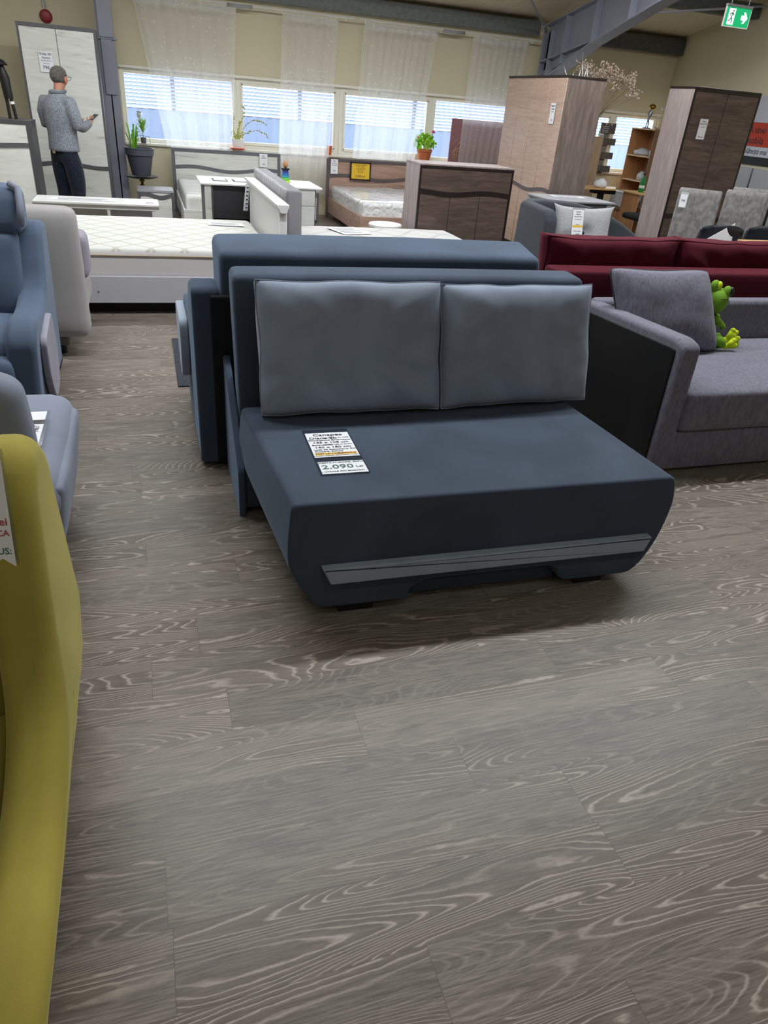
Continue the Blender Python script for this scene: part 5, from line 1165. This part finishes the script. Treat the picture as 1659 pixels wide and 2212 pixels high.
def glass_panels():
    t = thing('display_panels', 'pale grey glossy panels standing below the orange banner', 'panels', (8.5, 9, 0)); m = plain('pale grey gloss', '#a7a9ae', .2)
    for i, y in enumerate((9.3, 8.75, 8.2)): finish('panel', box(8.56, 8.585, y, y + .5, 0.0, 1.2), m, t); 
    for y in (9.27, 8.72): finish('post', box(8.555, 8.59, y + .0, y + .028, 0, 1.2), M['galv'], t)
glass_panels()
def palm():
    x, y, z = 7.75, 7.9, 0.0; t = thing('black_palm', 'black artificial palm in a pot at the right edge, behind the high-back chairs', 'plant', (x, y, 0)); rng = random.Random(9)
    finish('pot', lathe(bmesh.new(), [(0, 0), (.14, 0), (.18, .3), (.17, .3), (0, .28)], x, y), M['dkgrey'], t); finish('trunk', tube(bmesh.new(), [(x, y, .28), (x, y, .78)], .018, 8), M['leafd'], t)
    bm = bmesh.new()
    for k in range(9):
        a = k * 2 * PI / 9; L_ = rng.uniform(.34, .46); up = rng.uniform(.12, .28); pts = [Vector((x + L_ * s * math.cos(a), y + L_ * s * math.sin(a), .78 + up * math.sin(s * 2.2))) for s in [i / 8 for i in range(9)]]
        tube(bm, pts, .004, 5)
        for i in range(1, 9):
            for sd in (-1, 1):
                p = pts[i]; d = Vector((-math.sin(a), math.cos(a), 0)) * sd * .09 + Vector((math.cos(a) * .05, math.sin(a) * .05, -.03)); q = p + d; n_ = Vector((math.cos(a), math.sin(a), 0)) * .006
                bm.faces.new([bm.verts.new(p - n_), bm.verts.new(p + n_), bm.verts.new(q)])
    o = finish('fronds', bm, M['leafd'], t, angle=0, recalc=False); o['kind'] = 'stuff'
palm()
t = thing('metal_rack', 'thin black metal rack at the right edge behind the shell chairs', 'rack', (7.1, 6.9, 0))
for x in (7.05, 7.5):
    for y in (6.55, 6.95): finish('post', box(x, x + .018, y, y + .018, 0, 1.05), M['blackm'], t)
for z in (.35, .93): finish('shelf', box(7.05, 7.52, 6.55, 6.97, z, z + .02), M['blackm'], t)

# ================================================================== CURTAINS
SH = sheer('sheer white voile', .42)
def curtain(lab, x0, x1, xb0, xb1, zb, folds, seed, y=11.60, amp=.035):
    t = thing('curtain', lab, 'curtain', ((x0 + x1) / 2, y, 2.6), 0, None)
    finish('voile', grid_sheet(x0, x1, zb, 2.585, y, folds, amp, 110, 26, .45, xb0, xb1, seed), SH, t, angle=0, recalc=False)
    hm = grid_sheet(x0, x1, 2.50, 2.592, y - .003, folds, amp * .45, 110, 2, 1, seed=seed); finish('header_tape', hm, SH, t, angle=0, recalc=False)
curtain('sheer white curtain nearest the steel column, over the first window', .04, 1.37, .33, 1.27, .86, 9, 1)
curtain('narrow sheer white curtain hanging down past the sill, between the marbled and brown beds', 2.0, 2.80, 1.93, 2.68, .32, 8, 4)
curtain('sheer white curtain over the third window, left of the pink flower', 3.17, 4.30, 3.08, 4.10, .85, 10, 7)
curtain('sheer white curtain next to the four-door oak wardrobe', 4.86, 5.80, 4.84, 5.66, .86, 8, 11)
def rail(lab, x0, x1, z, br):
    t = thing('curtain_rail', lab, 'curtain rail', ((x0 + x1) / 2, 11.6, z)); m = plain('white curtain rail', '#d8d8da', .35)
    finish('pole', tube(bmesh.new(), [(x0, 11.6, z), (x1, 11.6, z)], .009, 8), m, t)
    for x in (x0, x1): finish('end_hook', tube(bmesh.new(), [(x, 11.6, z), (x + (.03 if x == x1 else -.03), 11.6, z + .012), (x + (.045 if x == x1 else -.045), 11.6, z - .01)], .009, 8), m, t)
    for x in br: finish('bracket', box(x - .006, x + .006, 11.59, 11.638, z - .035, z + .012), m, t)
rail('white curtain rail carrying the two left curtains', -.3, 2.98, 2.615, (.9, 1.3, 2.9))
rail('white curtain rail carrying the two right curtains', 3.14, 6.0, 2.615, (3.18, 4.6, 5.85))
for x, lab in ((1.42, 'small bundle of spare rings taped to the left curtain rail'), (4.55, 'small bundle of spare rings taped to the right curtain rail')):
    o = finish('ring_bundle', tube(bmesh.new(), [(x - .17, 11.6, 2.60), (x, 11.6, 2.598), (x + .17, 11.6, 2.60)], .022, 10), M['ltgrey'], angle=0); origin(o, (x, 11.6, 2.6)); tag(o, lab, 'ring bundle')

# ================================================================== PLANTS AT THE WINDOW
def leaf_blade(bm, base, az, L_, h, w_, droop):
    n = 8; pts = []
    for i in range(n + 1):
        s = i / n; pts.append(Vector((base[0] + math.cos(az) * L_ * s, base[1] + math.sin(az) * L_ * s, base[2] + h * math.sin(s * droop) / math.sin(min(droop, PI / 2)))))
    side = Vector((-math.sin(az), math.cos(az), .3)).normalized(); prev = None
    for i, p in enumerate(pts):
        ww = w_ * math.sin(PI * min(.98, .12 + .86 * i / n)); a, b = bm.verts.new(p - side * ww), bm.verts.new(p + side * ww)
        if prev: bm.faces.new((prev[0], prev[1], b, a))
        prev = (a, b)
def big_planter():
    x, y = -.04, 11.12; t = thing('planter', 'large dark grey plastic planter with a strap-leaved plant, beside the steel column', 'plant', (x, y, .51))
    bm = bmesh.new(); prof = [(0, .51), (.115, .51), (.125, .53), (.165, .75), (.170, .76), (.185, .765), (.188, .835), (.195, .84), (.195, .852), (.178, .852), (.172, .80), (0, .79)]
    lathe(bm, prof, x, y, 64)
    for v in bm.verts:
        if .54 < v.co.z < .76:
            a = math.atan2(v.co.y - y, v.co.x - x); k = 1 + .02 * math.cos(a * 32); v.co.x = x + (v.co.x - x) * k; v.co.y = y + (v.co.y - y) * k
    finish('pot', bm, plain('slate plastic pot', '#4c505a', .5), t); finish('soil', lathe(bmesh.new(), [(0, .80), (.17, .80)], x, y), M['soil'], t)
    rng = random.Random(2)
    for i in range(14):
        bm = bmesh.new(); a = rng.uniform(0, 2 * PI); leaf_blade(bm, (x - .07 + rng.uniform(-.03, .03), y - .03, .80), a, rng.uniform(.06, .17), rng.uniform(.16, .34), .012, rng.uniform(1.3, 2.2)); finish('leaf', bm, M['leaf'], t, angle=0, recalc=False)
    bm = bmesh.new(); leaf_blade(bm, (x - .08, y, .80), PI * .95, .10, .40, .014, 1.4); finish('leaf', bm, M['leaf'], t, angle=0, recalc=False)
big_planter()
def plant_stand():
    x, y = -.04, 11.12; t = thing('plant_stand', 'dark tray on a turned brass stem carrying the large dark planter', 'plant stand', (x, y, 0))
    finish('tray', lathe(bmesh.new(), [(0, .475), (.15, .478), (.21, .495), (.212, .505), (.20, .503), (.15, .49), (0, .488)], x, y, 32), M['blackm'], t)
    finish('stem', lathe(bmesh.new(), [(0, .02), (.03, .02), (.022, .20), (.02, .30), (.035, .33), (.04, .36), (.03, .395), (.016, .41), (.02, .425), (.035, .44), (.036, .455), (0, .474)], x, y, 20), M['brass'], t)
    finish('foot', lathe(bmesh.new(), [(0, 0), (.15, 0), (.14, .015), (.03, .022), (0, .024)], x, y, 24), M['brass'], t)
plant_stand()
def sill_grass():
    x, y, z = .03, 11.68, ZS + .006; t = thing('potted_plant', 'small potted feathery plant with pale plumes on the sill above the dark planter', 'plant', (x, y, z)); rng = random.Random(4)
    finish('pot', lathe(bmesh.new(), [(0, z), (.035, z), (.042, z + .075), (.036, z + .075), (0, z + .06)], x, y, 20), M['dkgrey'], t)
    for pts in ([(x - .075, y - .03, z + .10), (x + .085, y - .03, z + .085)], [(x - .075, y - .03, z + .10), (x - .075, y - .03, z + .03)], [(x + .085, y - .03, z + .085), (x + .085, y - .03, z + .0)]):
        finish('wire_hanger', tube(bmesh.new(), pts, .003, 6), M['blackm'], t)
    finish('stem', tube(bmesh.new(), [(x, y, z + .06), (x - .005, y, z + .16)], .005, 6), M['leaf'], t)
    bm = bmesh.new()
    for i in range(70):
        a = rng.uniform(0, 2 * PI); leaf_blade(bm, (x, y, z + .13), a, rng.uniform(.04, .11), rng.uniform(.05, .19), .008, rng.uniform(1.1, 1.9))
    finish('leaves', bm, plain('pale green leaf', '#8fc05a', .5), t, angle=0, recalc=False)['kind'] = 'stuff'  # all blades share one even pale green, the plant's own colour
    bm = bmesh.new()
    for i in range(26):
        a = rng.uniform(0, 2 * PI); leaf_blade(bm, (x - .03, y, z + .30), a, rng.uniform(.02, .055), rng.uniform(-.05, .08), .014, 1.8)
    finish('white_plume', bm, M['white'], t, angle=0, recalc=False)['kind'] = 'stuff'
    finish('seed_head', tube(bmesh.new(), [(x - .06, y, z + .385), (x - .005, y, z + .38)], .008, 6), M['stemb'], t)
sill_grass()
def trailing():
    x, y, z = 1.34, 11.64, ZS + .006; t = thing('potted_plant', 'dotty trailing plant in a white pot on an orange saucer, above the marbled headboard', 'plant', (x, y, z)); rng = random.Random(8)
    finish('saucer', lathe(bmesh.new(), [(0, z), (.10, z), (.125, z + .018), (.12, z + .02), (.095, z + .008), (0, z + .008)], x, y, 28), M['orange'], t)
    finish('pot', lathe(bmesh.new(), [(0, z + .009), (.078, z + .009), (.098, z + .135), (.09, z + .135), (0, z + .12)], x, y, 28), M['white'], t)
    st = bmesh.new(); dots = bmesh.new(); paths = [[(0, 0), (.01, .1), (.05, .2), (.10, .31), (.11, .40), (.06, .44)], [(0, 0), (.05, .06), (.13, .2), (.25, .27), (.36, .26), (.45, .20)], [(0, 0), (.05, .05), (.15, .10), (.28, .14), (.40, .11), (.46, .04)], [(-.03, 0), (-.05, .1), (-.055, .22), (-.04, .33)], [(0, 0), (.02, .08), (.03, .18), (.04, .25)]]
    for P in paths:
        pts = [(x + a, y - .02, z + .125 + b) for a, b in P]; tube(st, pts, .0022, 5)
        for (a, b) in zip(pts[:-1], pts[1:]):
            for k in range(3):
                q = Vector(a).lerp(Vector(b), k / 3) + Vector((rng.uniform(-.01, .01), 0, rng.uniform(-.01, .01))); bmesh.ops.create_icosphere(dots, subdivisions=1, radius=rng.uniform(.009, .017), matrix=Matrix.Translation(q) @ Matrix.Diagonal((1.2, .5, .8, 1)))
    for i in range(90):
        a = rng.uniform(0, 2 * PI); d = rng.uniform(0, .10) ; q = Vector((x + d * math.cos(a) * 1.2, y + d * math.sin(a), z + .125 + rng.uniform(0, .10))); bmesh.ops.create_icosphere(dots, subdivisions=1, radius=rng.uniform(.004, .010), matrix=Matrix.Translation(q))
    finish('stems', st, M['stemb'], t, angle=0)['kind'] = 'stuff'; finish('leaves', dots, plain('pale yellow green leaf', '#a9ad4e', .5), t, angle=0)['kind'] = 'stuff'
trailing()
def geranium():
    x, y, z = 4.27, 11.64, ZS + .006; t = thing('potted_plant', 'bright green geranium with pink flowers in a terracotta pot on the sill', 'plant', (x, y, z)); rng = random.Random(3)
    finish('pot', lathe(bmesh.new(), [(0, z), (.085, z), (.112, z + .13), (.122, z + .132), (.122, z + .165), (.11, z + .165), (.105, z + .14), (0, z + .13)], x, y, 28), M['terracotta'], t)
    bm = bmesh.new()
    for i in range(150):
        a = rng.uniform(0, 2 * PI); e = rng.uniform(-.4, 1.4); d = rng.uniform(.08, .17); q = Vector((x + d * math.cos(a) * math.cos(e) * 1.15 - .01, y - .02 + d * math.sin(a) * math.cos(e) * .7, z + .23 + d * math.sin(e)))
        nrm = Vector((rng.uniform(-1, 1), rng.uniform(-1.5, .3), rng.uniform(0, 1))).normalized(); u_ = nrm.orthogonal().normalized(); v_ = nrm.cross(u_); r_ = rng.uniform(.018, .032)
        c = bm.verts.new(q - nrm * .006); ring = [bm.verts.new(q + (u_ * math.cos(k * PI / 4) + v_ * math.sin(k * PI / 4)) * r_ * (1 - .12 * (k % 2))) for k in range(8)]
        for k in range(8): bm.faces.new((c, ring[k], ring[(k + 1) % 8]))
    finish('leaves', bm, base_mat('bright green geranium leaf', '#86bf22', .5, 0, .4, Subsurface_Weight=.0), t, angle=0, recalc=False)['kind'] = 'stuff'  # one flat bright green, the geranium's own leaf colour
    finish('stems', tube(bmesh.new(), [(x + .03, y, z + .13), (x + .07, y - .02, z + .30), (x + .10, y - .03, z + .40)], .005, 6), M['leaf'], t)
    for dx, dz, r_ in ((.10, .42, .026), (-.15, .33, .012), (-.03, .30, .009)):
        bm = bmesh.new()
        for k in range(9): bmesh.ops.create_icosphere(bm, subdivisions=1, radius=r_ * .5, matrix=Matrix.Translation((x + dx + rng.uniform(-1, 1) * r_ * .7, y - .06 + rng.uniform(-1, 1) * r_ * .5, z + dz + rng.uniform(-1, 1) * r_ * .6)))
        finish('flower', bm, plain('pink petal', '#d8327c', .5), t, angle=0)
geranium()
t = thing('vase', 'small orange tapered pot on the sill behind the brown headboard', 'pot', (2.73, 11.62, ZS)); finish('body', lathe(bmesh.new(), [(0, ZS + .006), (.03, ZS + .006), (.045, ZS + .13), (.04, ZS + .13), (0, ZS + .1)], 2.73, 11.66, 20), plain('burnt orange glaze', '#c9612c', .5), t)
def reed_picture():
    t = thing('picture', 'maroon picture of dry reeds leaning in the fourth window, half behind the curtain', 'picture', (5.2, 11.7, ZS)); x0, x1, z0, z1 = 4.72, 5.66, ZS + .006, 1.50; y = 11.72
    finish('canvas', box(x0, x1, y, y + .02, z0, z1), plain('maroon canvas', '#8f6468', .7), t, smooth=False)
    bm = bmesh.new(); rng = random.Random(6)
    for i in range(75):
        a = rng.uniform(x0 + .02, x1 - .08); zz = rng.uniform(z0 + .02, z0 + .26); L_ = rng.uniform(.06, .14); tube(bm, [(a, y - .002, zz), (a + L_ * .6, y - .006, zz + L_ * .8)], .0045, 5)
    finish('reeds', bm, plain('dry reed', '#c2a27a', .8), t, angle=0)['kind'] = 'stuff'
reed_picture()

# ================================================================== OUTSIDE
def outside():
    m = base_mat('pale courtyard paving', '#9a9c9e', .9); o = finish('trim_10', box(-14, 24, 12.05, 17.2, -.25, -.05), m, smooth=False); struct(o)
    t = thing('yard_screen', 'blue grey corrugated fence with a louvred upper part outside the windows', 'fence', (4, 15.6, 0)); b = plain('blue grey sheet metal', '#66748f', .5)
    up = []; x = -9.0; k = 0
    while x < 21: up.append((x, 15.60 + (.010 if k % 4 in (0, 1) else 0))); x += .07 if k % 2 == 0 else .03; k += 1
    pts = up + [(p[0], p[1] + .01) for p in up[::-1]]
    bm = prism(pts, 'Z', -.05, 1.22)
    finish('corrugated_panel', bm, b, t, smooth=False)
    for i in range(14):
        z = 1.25 + i * .058; finish('louvre_slat', prism([(15.57, z), (15.61, z + .034), (15.62, z + .030), (15.585, z - .006)], 'X', -9, 21), b, t, smooth=False)
    for i in range(13): finish('post', box(-9 + i * 2.4, -8.92 + i * 2.4, 15.64, 15.70, -.05, 2.1), b, t, smooth=False)
outside()

# ================================================================== THE MAN
def skin_mesh(name, nodes, edges, root, sub=2):
    me = bpy.data.meshes.new(name); names = list(nodes); bm = bmesh.new(); lay = bm.verts.layers.skin.verify()
    vs = {}
    for n_ in names:
        v = bm.verts.new(nodes[n_][:3]); r_ = nodes[n_][3]; r2 = nodes[n_][4] if len(nodes[n_]) > 4 else r_; v[lay].radius = (r_, r2); v[lay].use_root = (n_ == root); vs[n_] = v
    for a, b in edges: bm.edges.new((vs[a], vs[b]))
    bm.to_mesh(me); bm.free(); o = bpy.data.objects.new(name, me); COL.objects.link(o)
    md = o.modifiers.new('Skin', 'SKIN'); md.use_smooth_shade = True; md.branch_smoothing = .6
    s = o.modifiers.new('Sub', 'SUBSURF'); s.levels = sub; s.render_levels = sub
    dg = bpy.context.evaluated_depsgraph_get(); dg.update(); out = bpy.data.meshes.new_from_object(o.evaluated_get(dg)); bpy.data.objects.remove(o); bpy.data.meshes.remove(me)
    bm = bmesh.new(); bm.from_mesh(out); bpy.data.meshes.remove(out); return bm
def man():
    t = thing('person', 'man in a grey sweater and dark jeans seen from behind, looking at a phone', 'person', (-.86, 9.75, 0), math.radians(-38))
    SKN = base_mat('skin', '#b9826a', .55, 0, .4, Subsurface_Weight=.05)
    K = dict(local=True, angle=0)
    N_ = {'pel': (0, 0, .93, .10, .08), 'bel': (0, .0, 1.06, .10, .08), 'ch': (0, -.01, 1.24, .12, .09), 'up': (0, -.01, 1.36, .12, .09), 'nb': (0, .01, 1.43, .06), 'nk': (0, .035, 1.48, .052), 'h1': (0, .065, 1.535, .062, .07), 'h2': (0, .085, 1.595, .075, .088), 'h3': (0, .085, 1.645, .066, .078), 'h4': (0, .08, 1.68, .035),
          'sr': (.16, -.01, 1.375, .062), 'er': (.235, .0, 1.13, .042), 'wr': (.185, .24, 1.155, .028), 'hr': (.165, .295, 1.175, .032, .02), 'sl': (-.16, -.01, 1.375, .062), 'el': (-.235, .03, 1.12, .042), 'wl': (-.06, .23, 1.12, .028), 'hl': (-.01, .27, 1.14, .03, .018),
          'jr': (.09, 0, .84, .07), 'kr': (.10, .03, .48, .058), 'ar': (.10, -.02, .10, .038), 'fr': (.115, .06, .05, .035), 'jl': (-.09, 0, .84, .07), 'kl': (-.10, .03, .48, .058), 'al': (-.11, -.02, .10, .038), 'fl': (-.125, .06, .05, .035)}
    E_ = [('pel', 'bel'), ('bel', 'ch'), ('ch', 'up'), ('up', 'nb'), ('nb', 'nk'), ('nk', 'h1'), ('h1', 'h2'), ('h2', 'h3'), ('h3', 'h4'), ('up', 'sr'), ('sr', 'er'), ('er', 'wr'), ('wr', 'hr'), ('up', 'sl'), ('sl', 'el'), ('el', 'wl'), ('wl', 'hl'), ('pel', 'jr'), ('jr', 'kr'), ('kr', 'ar'), ('ar', 'fr'), ('pel', 'jl'), ('jl', 'kl'), ('kl', 'al'), ('al', 'fl')]
    # fingers, thumb rooted in the palms
    def fingers(pre, base, d, side, curl):
        d = Vector(d).normalized(); s = Vector(side).normalized(); up_ = Vector(curl).normalized(); b = Vector(base)
        for i, L_ in enumerate((.062, .070, .066, .052)):
            a = b + s * (.021 - .014 * i); p1 = a + d * .028; p2 = p1 + d * L_ * .5 + up_ * .012; p3 = p2 + d * L_ * .25 + up_ * .024
            for k, p in enumerate((p1, p2, p3)): N_['%sf%d%d' % (pre, i, k)] = (p.x, p.y, p.z, .0085 - .001 * k)
            E_.extend([(pre, '%sf%d0' % (pre, i)), ('%sf%d0' % (pre, i), '%sf%d1' % (pre, i)), ('%sf%d1' % (pre, i), '%sf%d2' % (pre, i))])
        a = b + s * .034 - d * .0; p2 = a + d * .03 + s * .012 + up_ * .012; p3 = p2 + d * .022 + up_ * .016
        for k, p in enumerate((a, p2, p3)): N_['%st%d' % (pre, k)] = (p.x, p.y, p.z, .010 - .001 * k)
        E_.extend([(pre, pre + 't0'), (pre + 't0', pre + 't1'), (pre + 't1', pre + 't2')])
    fingers('hr', (.165, .295, 1.175), (-.35, 1, .35), (-1, -.3, 0), (-.2, -.1, 1)); fingers('hl', (-.01, .27, 1.14), (.6, 1, .3), (.9, -.5, .3), (0, 0, 1))
    finish('body', skin_mesh('body', N_, E_, 'pel'), SKN, t, **K)
    raw = bmesh.new(); rings = []
    for z, rx, ry, cy in ((.86, .176, .143, 0), (.885, .182, .150, 0), (.92, .176, .144, 0), (1.05, .172, .140, 0), (1.18, .182, .144, -.005), (1.30, .188, .134, -.01), (1.37, .165, .112, -.005), (1.41, .115, .092, 0), (1.445, .080, .078, .01), (1.475, .070, .072, .02)):
        rings.append([raw.verts.new((rx * math.cos(k * PI / 16), cy + ry * math.sin(k * PI / 16), z)) for k in range(32)])
    for a, b in zip(rings[:-1], rings[1:]):
        for k in range(32): raw.faces.new((a[k], a[(k + 1) % 32], b[(k + 1) % 32], b[k]))
    raw.faces.new(rings[0][::-1]); raw.faces.new(rings[-1])
    tube(raw, [(.09, -.01, 1.36), (.168, -.01, 1.355), (.215, -.015, 1.25), (.245, .0, 1.13), (.222, .09, 1.118), (.200, .18, 1.138), (.184, .25, 1.16)], [.06, .078, .070, .062, .056, .048, .040], 14)
    tube(raw, [(-.09, -.01, 1.36), (-.168, -.01, 1.355), (-.215, -.015, 1.25), (-.245, .02, 1.13), (-.18, .11, 1.11), (-.07, .22, 1.12)], [.06, .078, .070, .062, .055, .042], 14)
    tmp = bpy.data.meshes.new('tmp'); raw.to_mesh(tmp); raw.free(); to = bpy.data.objects.new('tmp', tmp); COL.objects.link(to)
    rm = to.modifiers.new('r', 'REMESH'); rm.mode = 'VOXEL'; rm.voxel_size = .011; sm_ = to.modifiers.new('s', 'SMOOTH'); sm_.factor = .6; sm_.iterations = 5
    dg = bpy.context.evaluated_depsgraph_get(); dg.update(); out = bpy.data.meshes.new_from_object(to.evaluated_get(dg)); bpy.data.objects.remove(to); bpy.data.meshes.remove(tmp)
    bm = bmesh.new(); bm.from_mesh(out); bpy.data.meshes.remove(out)
    for v in bm.verts:
        n_ = noise.noise_vector(v.co * 9); v.co += n_ * .004
    finish('sweater', bm, linen('grey marled knit', '#666b74', '#999ea6', 80, (1, 1, .7)), t, **K)
    JN = {'w': (0, 0, .97, .155, .13), 'pel': (0, -.005, .88, .175, .15), 'jr': (.09, 0, .78, .125), 'mr': (.095, .015, .64, .108), 'kr': (.10, .03, .48, .092), 'cr': (.10, .0, .28, .068), 'ar': (.10, -.02, .08, .062), 'jl': (-.09, 0, .78, .125), 'ml': (-.095, .015, .64, .108), 'kl': (-.10, .03, .48, .092), 'cl': (-.105, 0, .28, .068), 'al': (-.11, -.02, .08, .062)}
    JE = [('w', 'pel'), ('pel', 'jr'), ('jr', 'mr'), ('mr', 'kr'), ('kr', 'cr'), ('cr', 'ar'), ('pel', 'jl'), ('jl', 'ml'), ('ml', 'kl'), ('kl', 'cl'), ('cl', 'al')]
    finish('jeans', skin_mesh('jeans', JN, JE, 'pel'), linen('dark navy denim', '#161b26', '#272e3d', 60, (1, 1, .5)), t, **K)
    finish('jeans_patch', box(-.035, .0, -.158, -.152, .84, .87, .001, 1), plain('tan leather patch', '#a08c6a', .7), t, local=True)
    # short greying hair : a cap over crown, back and sides
    bm = bmesh.new(); ball(bm, (0, .066, 1.612), 1, (.088, .100, .094), n=32)
    dl = [v for v in bm.verts if (v.co.z < 1.545 and v.co.y < .05) or (v.co.y > .075 and v.co.z < 1.60) or (v.co.y > .12 and v.co.z < 1.65) or v.co.z < 1.53]
    bmesh.ops.delete(bm, geom=dl, context='VERTS'); bmesh.ops.solidify(bm, geom=bm.faces[:], thickness=.006); soften(bm, .003, 40)
    finish('hair', bm, linen('greying short hair', '#3e3c39', '#77736c', 90, (1, 1, .4)), t, **K)
    for sx in (-1, 1):
        bm = bmesh.new(); ball(bm, (sx * .086, .075, 1.575), 1, (.012, .022, .034)); finish('ear', bm, base_mat('ear skin', '#c07a66', .5), t, **K)
    bm = bmesh.new(); ball(bm, (0, .170, 1.570), 1, (.016, .022, .026)); finish('nose', bm, SKN, t, **K)
    bm = bmesh.new(); ball(bm, (0, .148, 1.535), 1, (.026, .010, .007)); finish('mouth', bm, base_mat('lips', '#9a5a50', .5), t, **K)
    for sx in (-1, 1):
        bm = bmesh.new(); ball(bm, (sx * .032, .150, 1.600), .012); finish('eye', bm, M['white'], t, **K)
    bm = bmesh.new()
    for sx in (-1, 1):
        tube(bm, [(sx * .088, .07, 1.600), (sx * .082, .17, 1.598)], .0025, 6); c = [(sx * .036 + .030 * math.cos(a), .176, 1.592 + .022 * math.sin(a)) for a in [k * PI / 8 for k in range(17)]]; tube(bm, c, .002, 6)
    tube(bm, [(-.01, .176, 1.596), (.01, .176, 1.596)], .002, 6); finish('glasses', bm, M['blackm'], t, **K)
    finish('collar', tube(bmesh.new(), [(.078 * math.cos(a), .015 + .082 * math.sin(a), 1.455 + .012 * math.sin(a)) for a in [k * PI / 12 for k in range(25)]], .017, 8, False), linen('grey marled rib', '#5a5f68', '#7d828c', 90, (1, 1, 1)), t, **K)
    for sx in (.105, -.115):
        bm = sbox(sx - .045, sx + .045, -.09, .17, 0, .085, .03, (0, 0, .02), 0, 6); warp(bm, lambda x, y, z: (x, y, z * (1 - .35 * max(0, y / .17)))); finish('shoe', bm, M['black'], t, local=True)
    return t
P = man()
ph = thing('smartphone', 'smartphone held in the right hand of the man', 'phone', (-.86, 9.75, 0), math.radians(-38))
Mx = frame_M((.150, .365, 1.215), (1, 0, 0), (-.1, 1, .55)); bm = box(-.036, .036, -.072, .072, -.004, .004, .003, 2); bm.transform(Mx); finish('phone_case', bm, plain('silver phone', '#b9bcc0', .3, .4), ph, local=True)
bm = box(-.033, .033, -.068, .068, .0042, .005); bm.transform(Mx); finish('screen', bm, plain('phone screen', '#1b1f26', .1), ph, local=True)

# ------------------------------------------------------------------ groups of like things
GROUPS = {'curtain': 'sheer curtains at the windows', 'curtain_rail': 'curtain rails above the windows', 'dining_chair': 'high-back dining chairs', 'shell_chair': 'dark shell chairs', 'ring_bundle': 'ring bundles on the curtain rails', 'potted_plant': 'potted plants on the window sill', 'nightstand': 'grey nightstands', 'price_card': 'price cards', 'price_sheet': 'loose price sheets', 'plastic_bag': 'plastic bags on the bookshelf'}
for o in list(bpy.data.objects):
    if o.parent is None and 'label' in o.keys():
        k = o.name.split('.')[0]
        if k in GROUPS and 'group' not in o.keys(): o['group'] = GROUPS[k]
        if k == 'back_cushion': o['group'] = 'burgundy back cushions' if 'burgundy' in o['label'] else 'dusty blue back cushions'
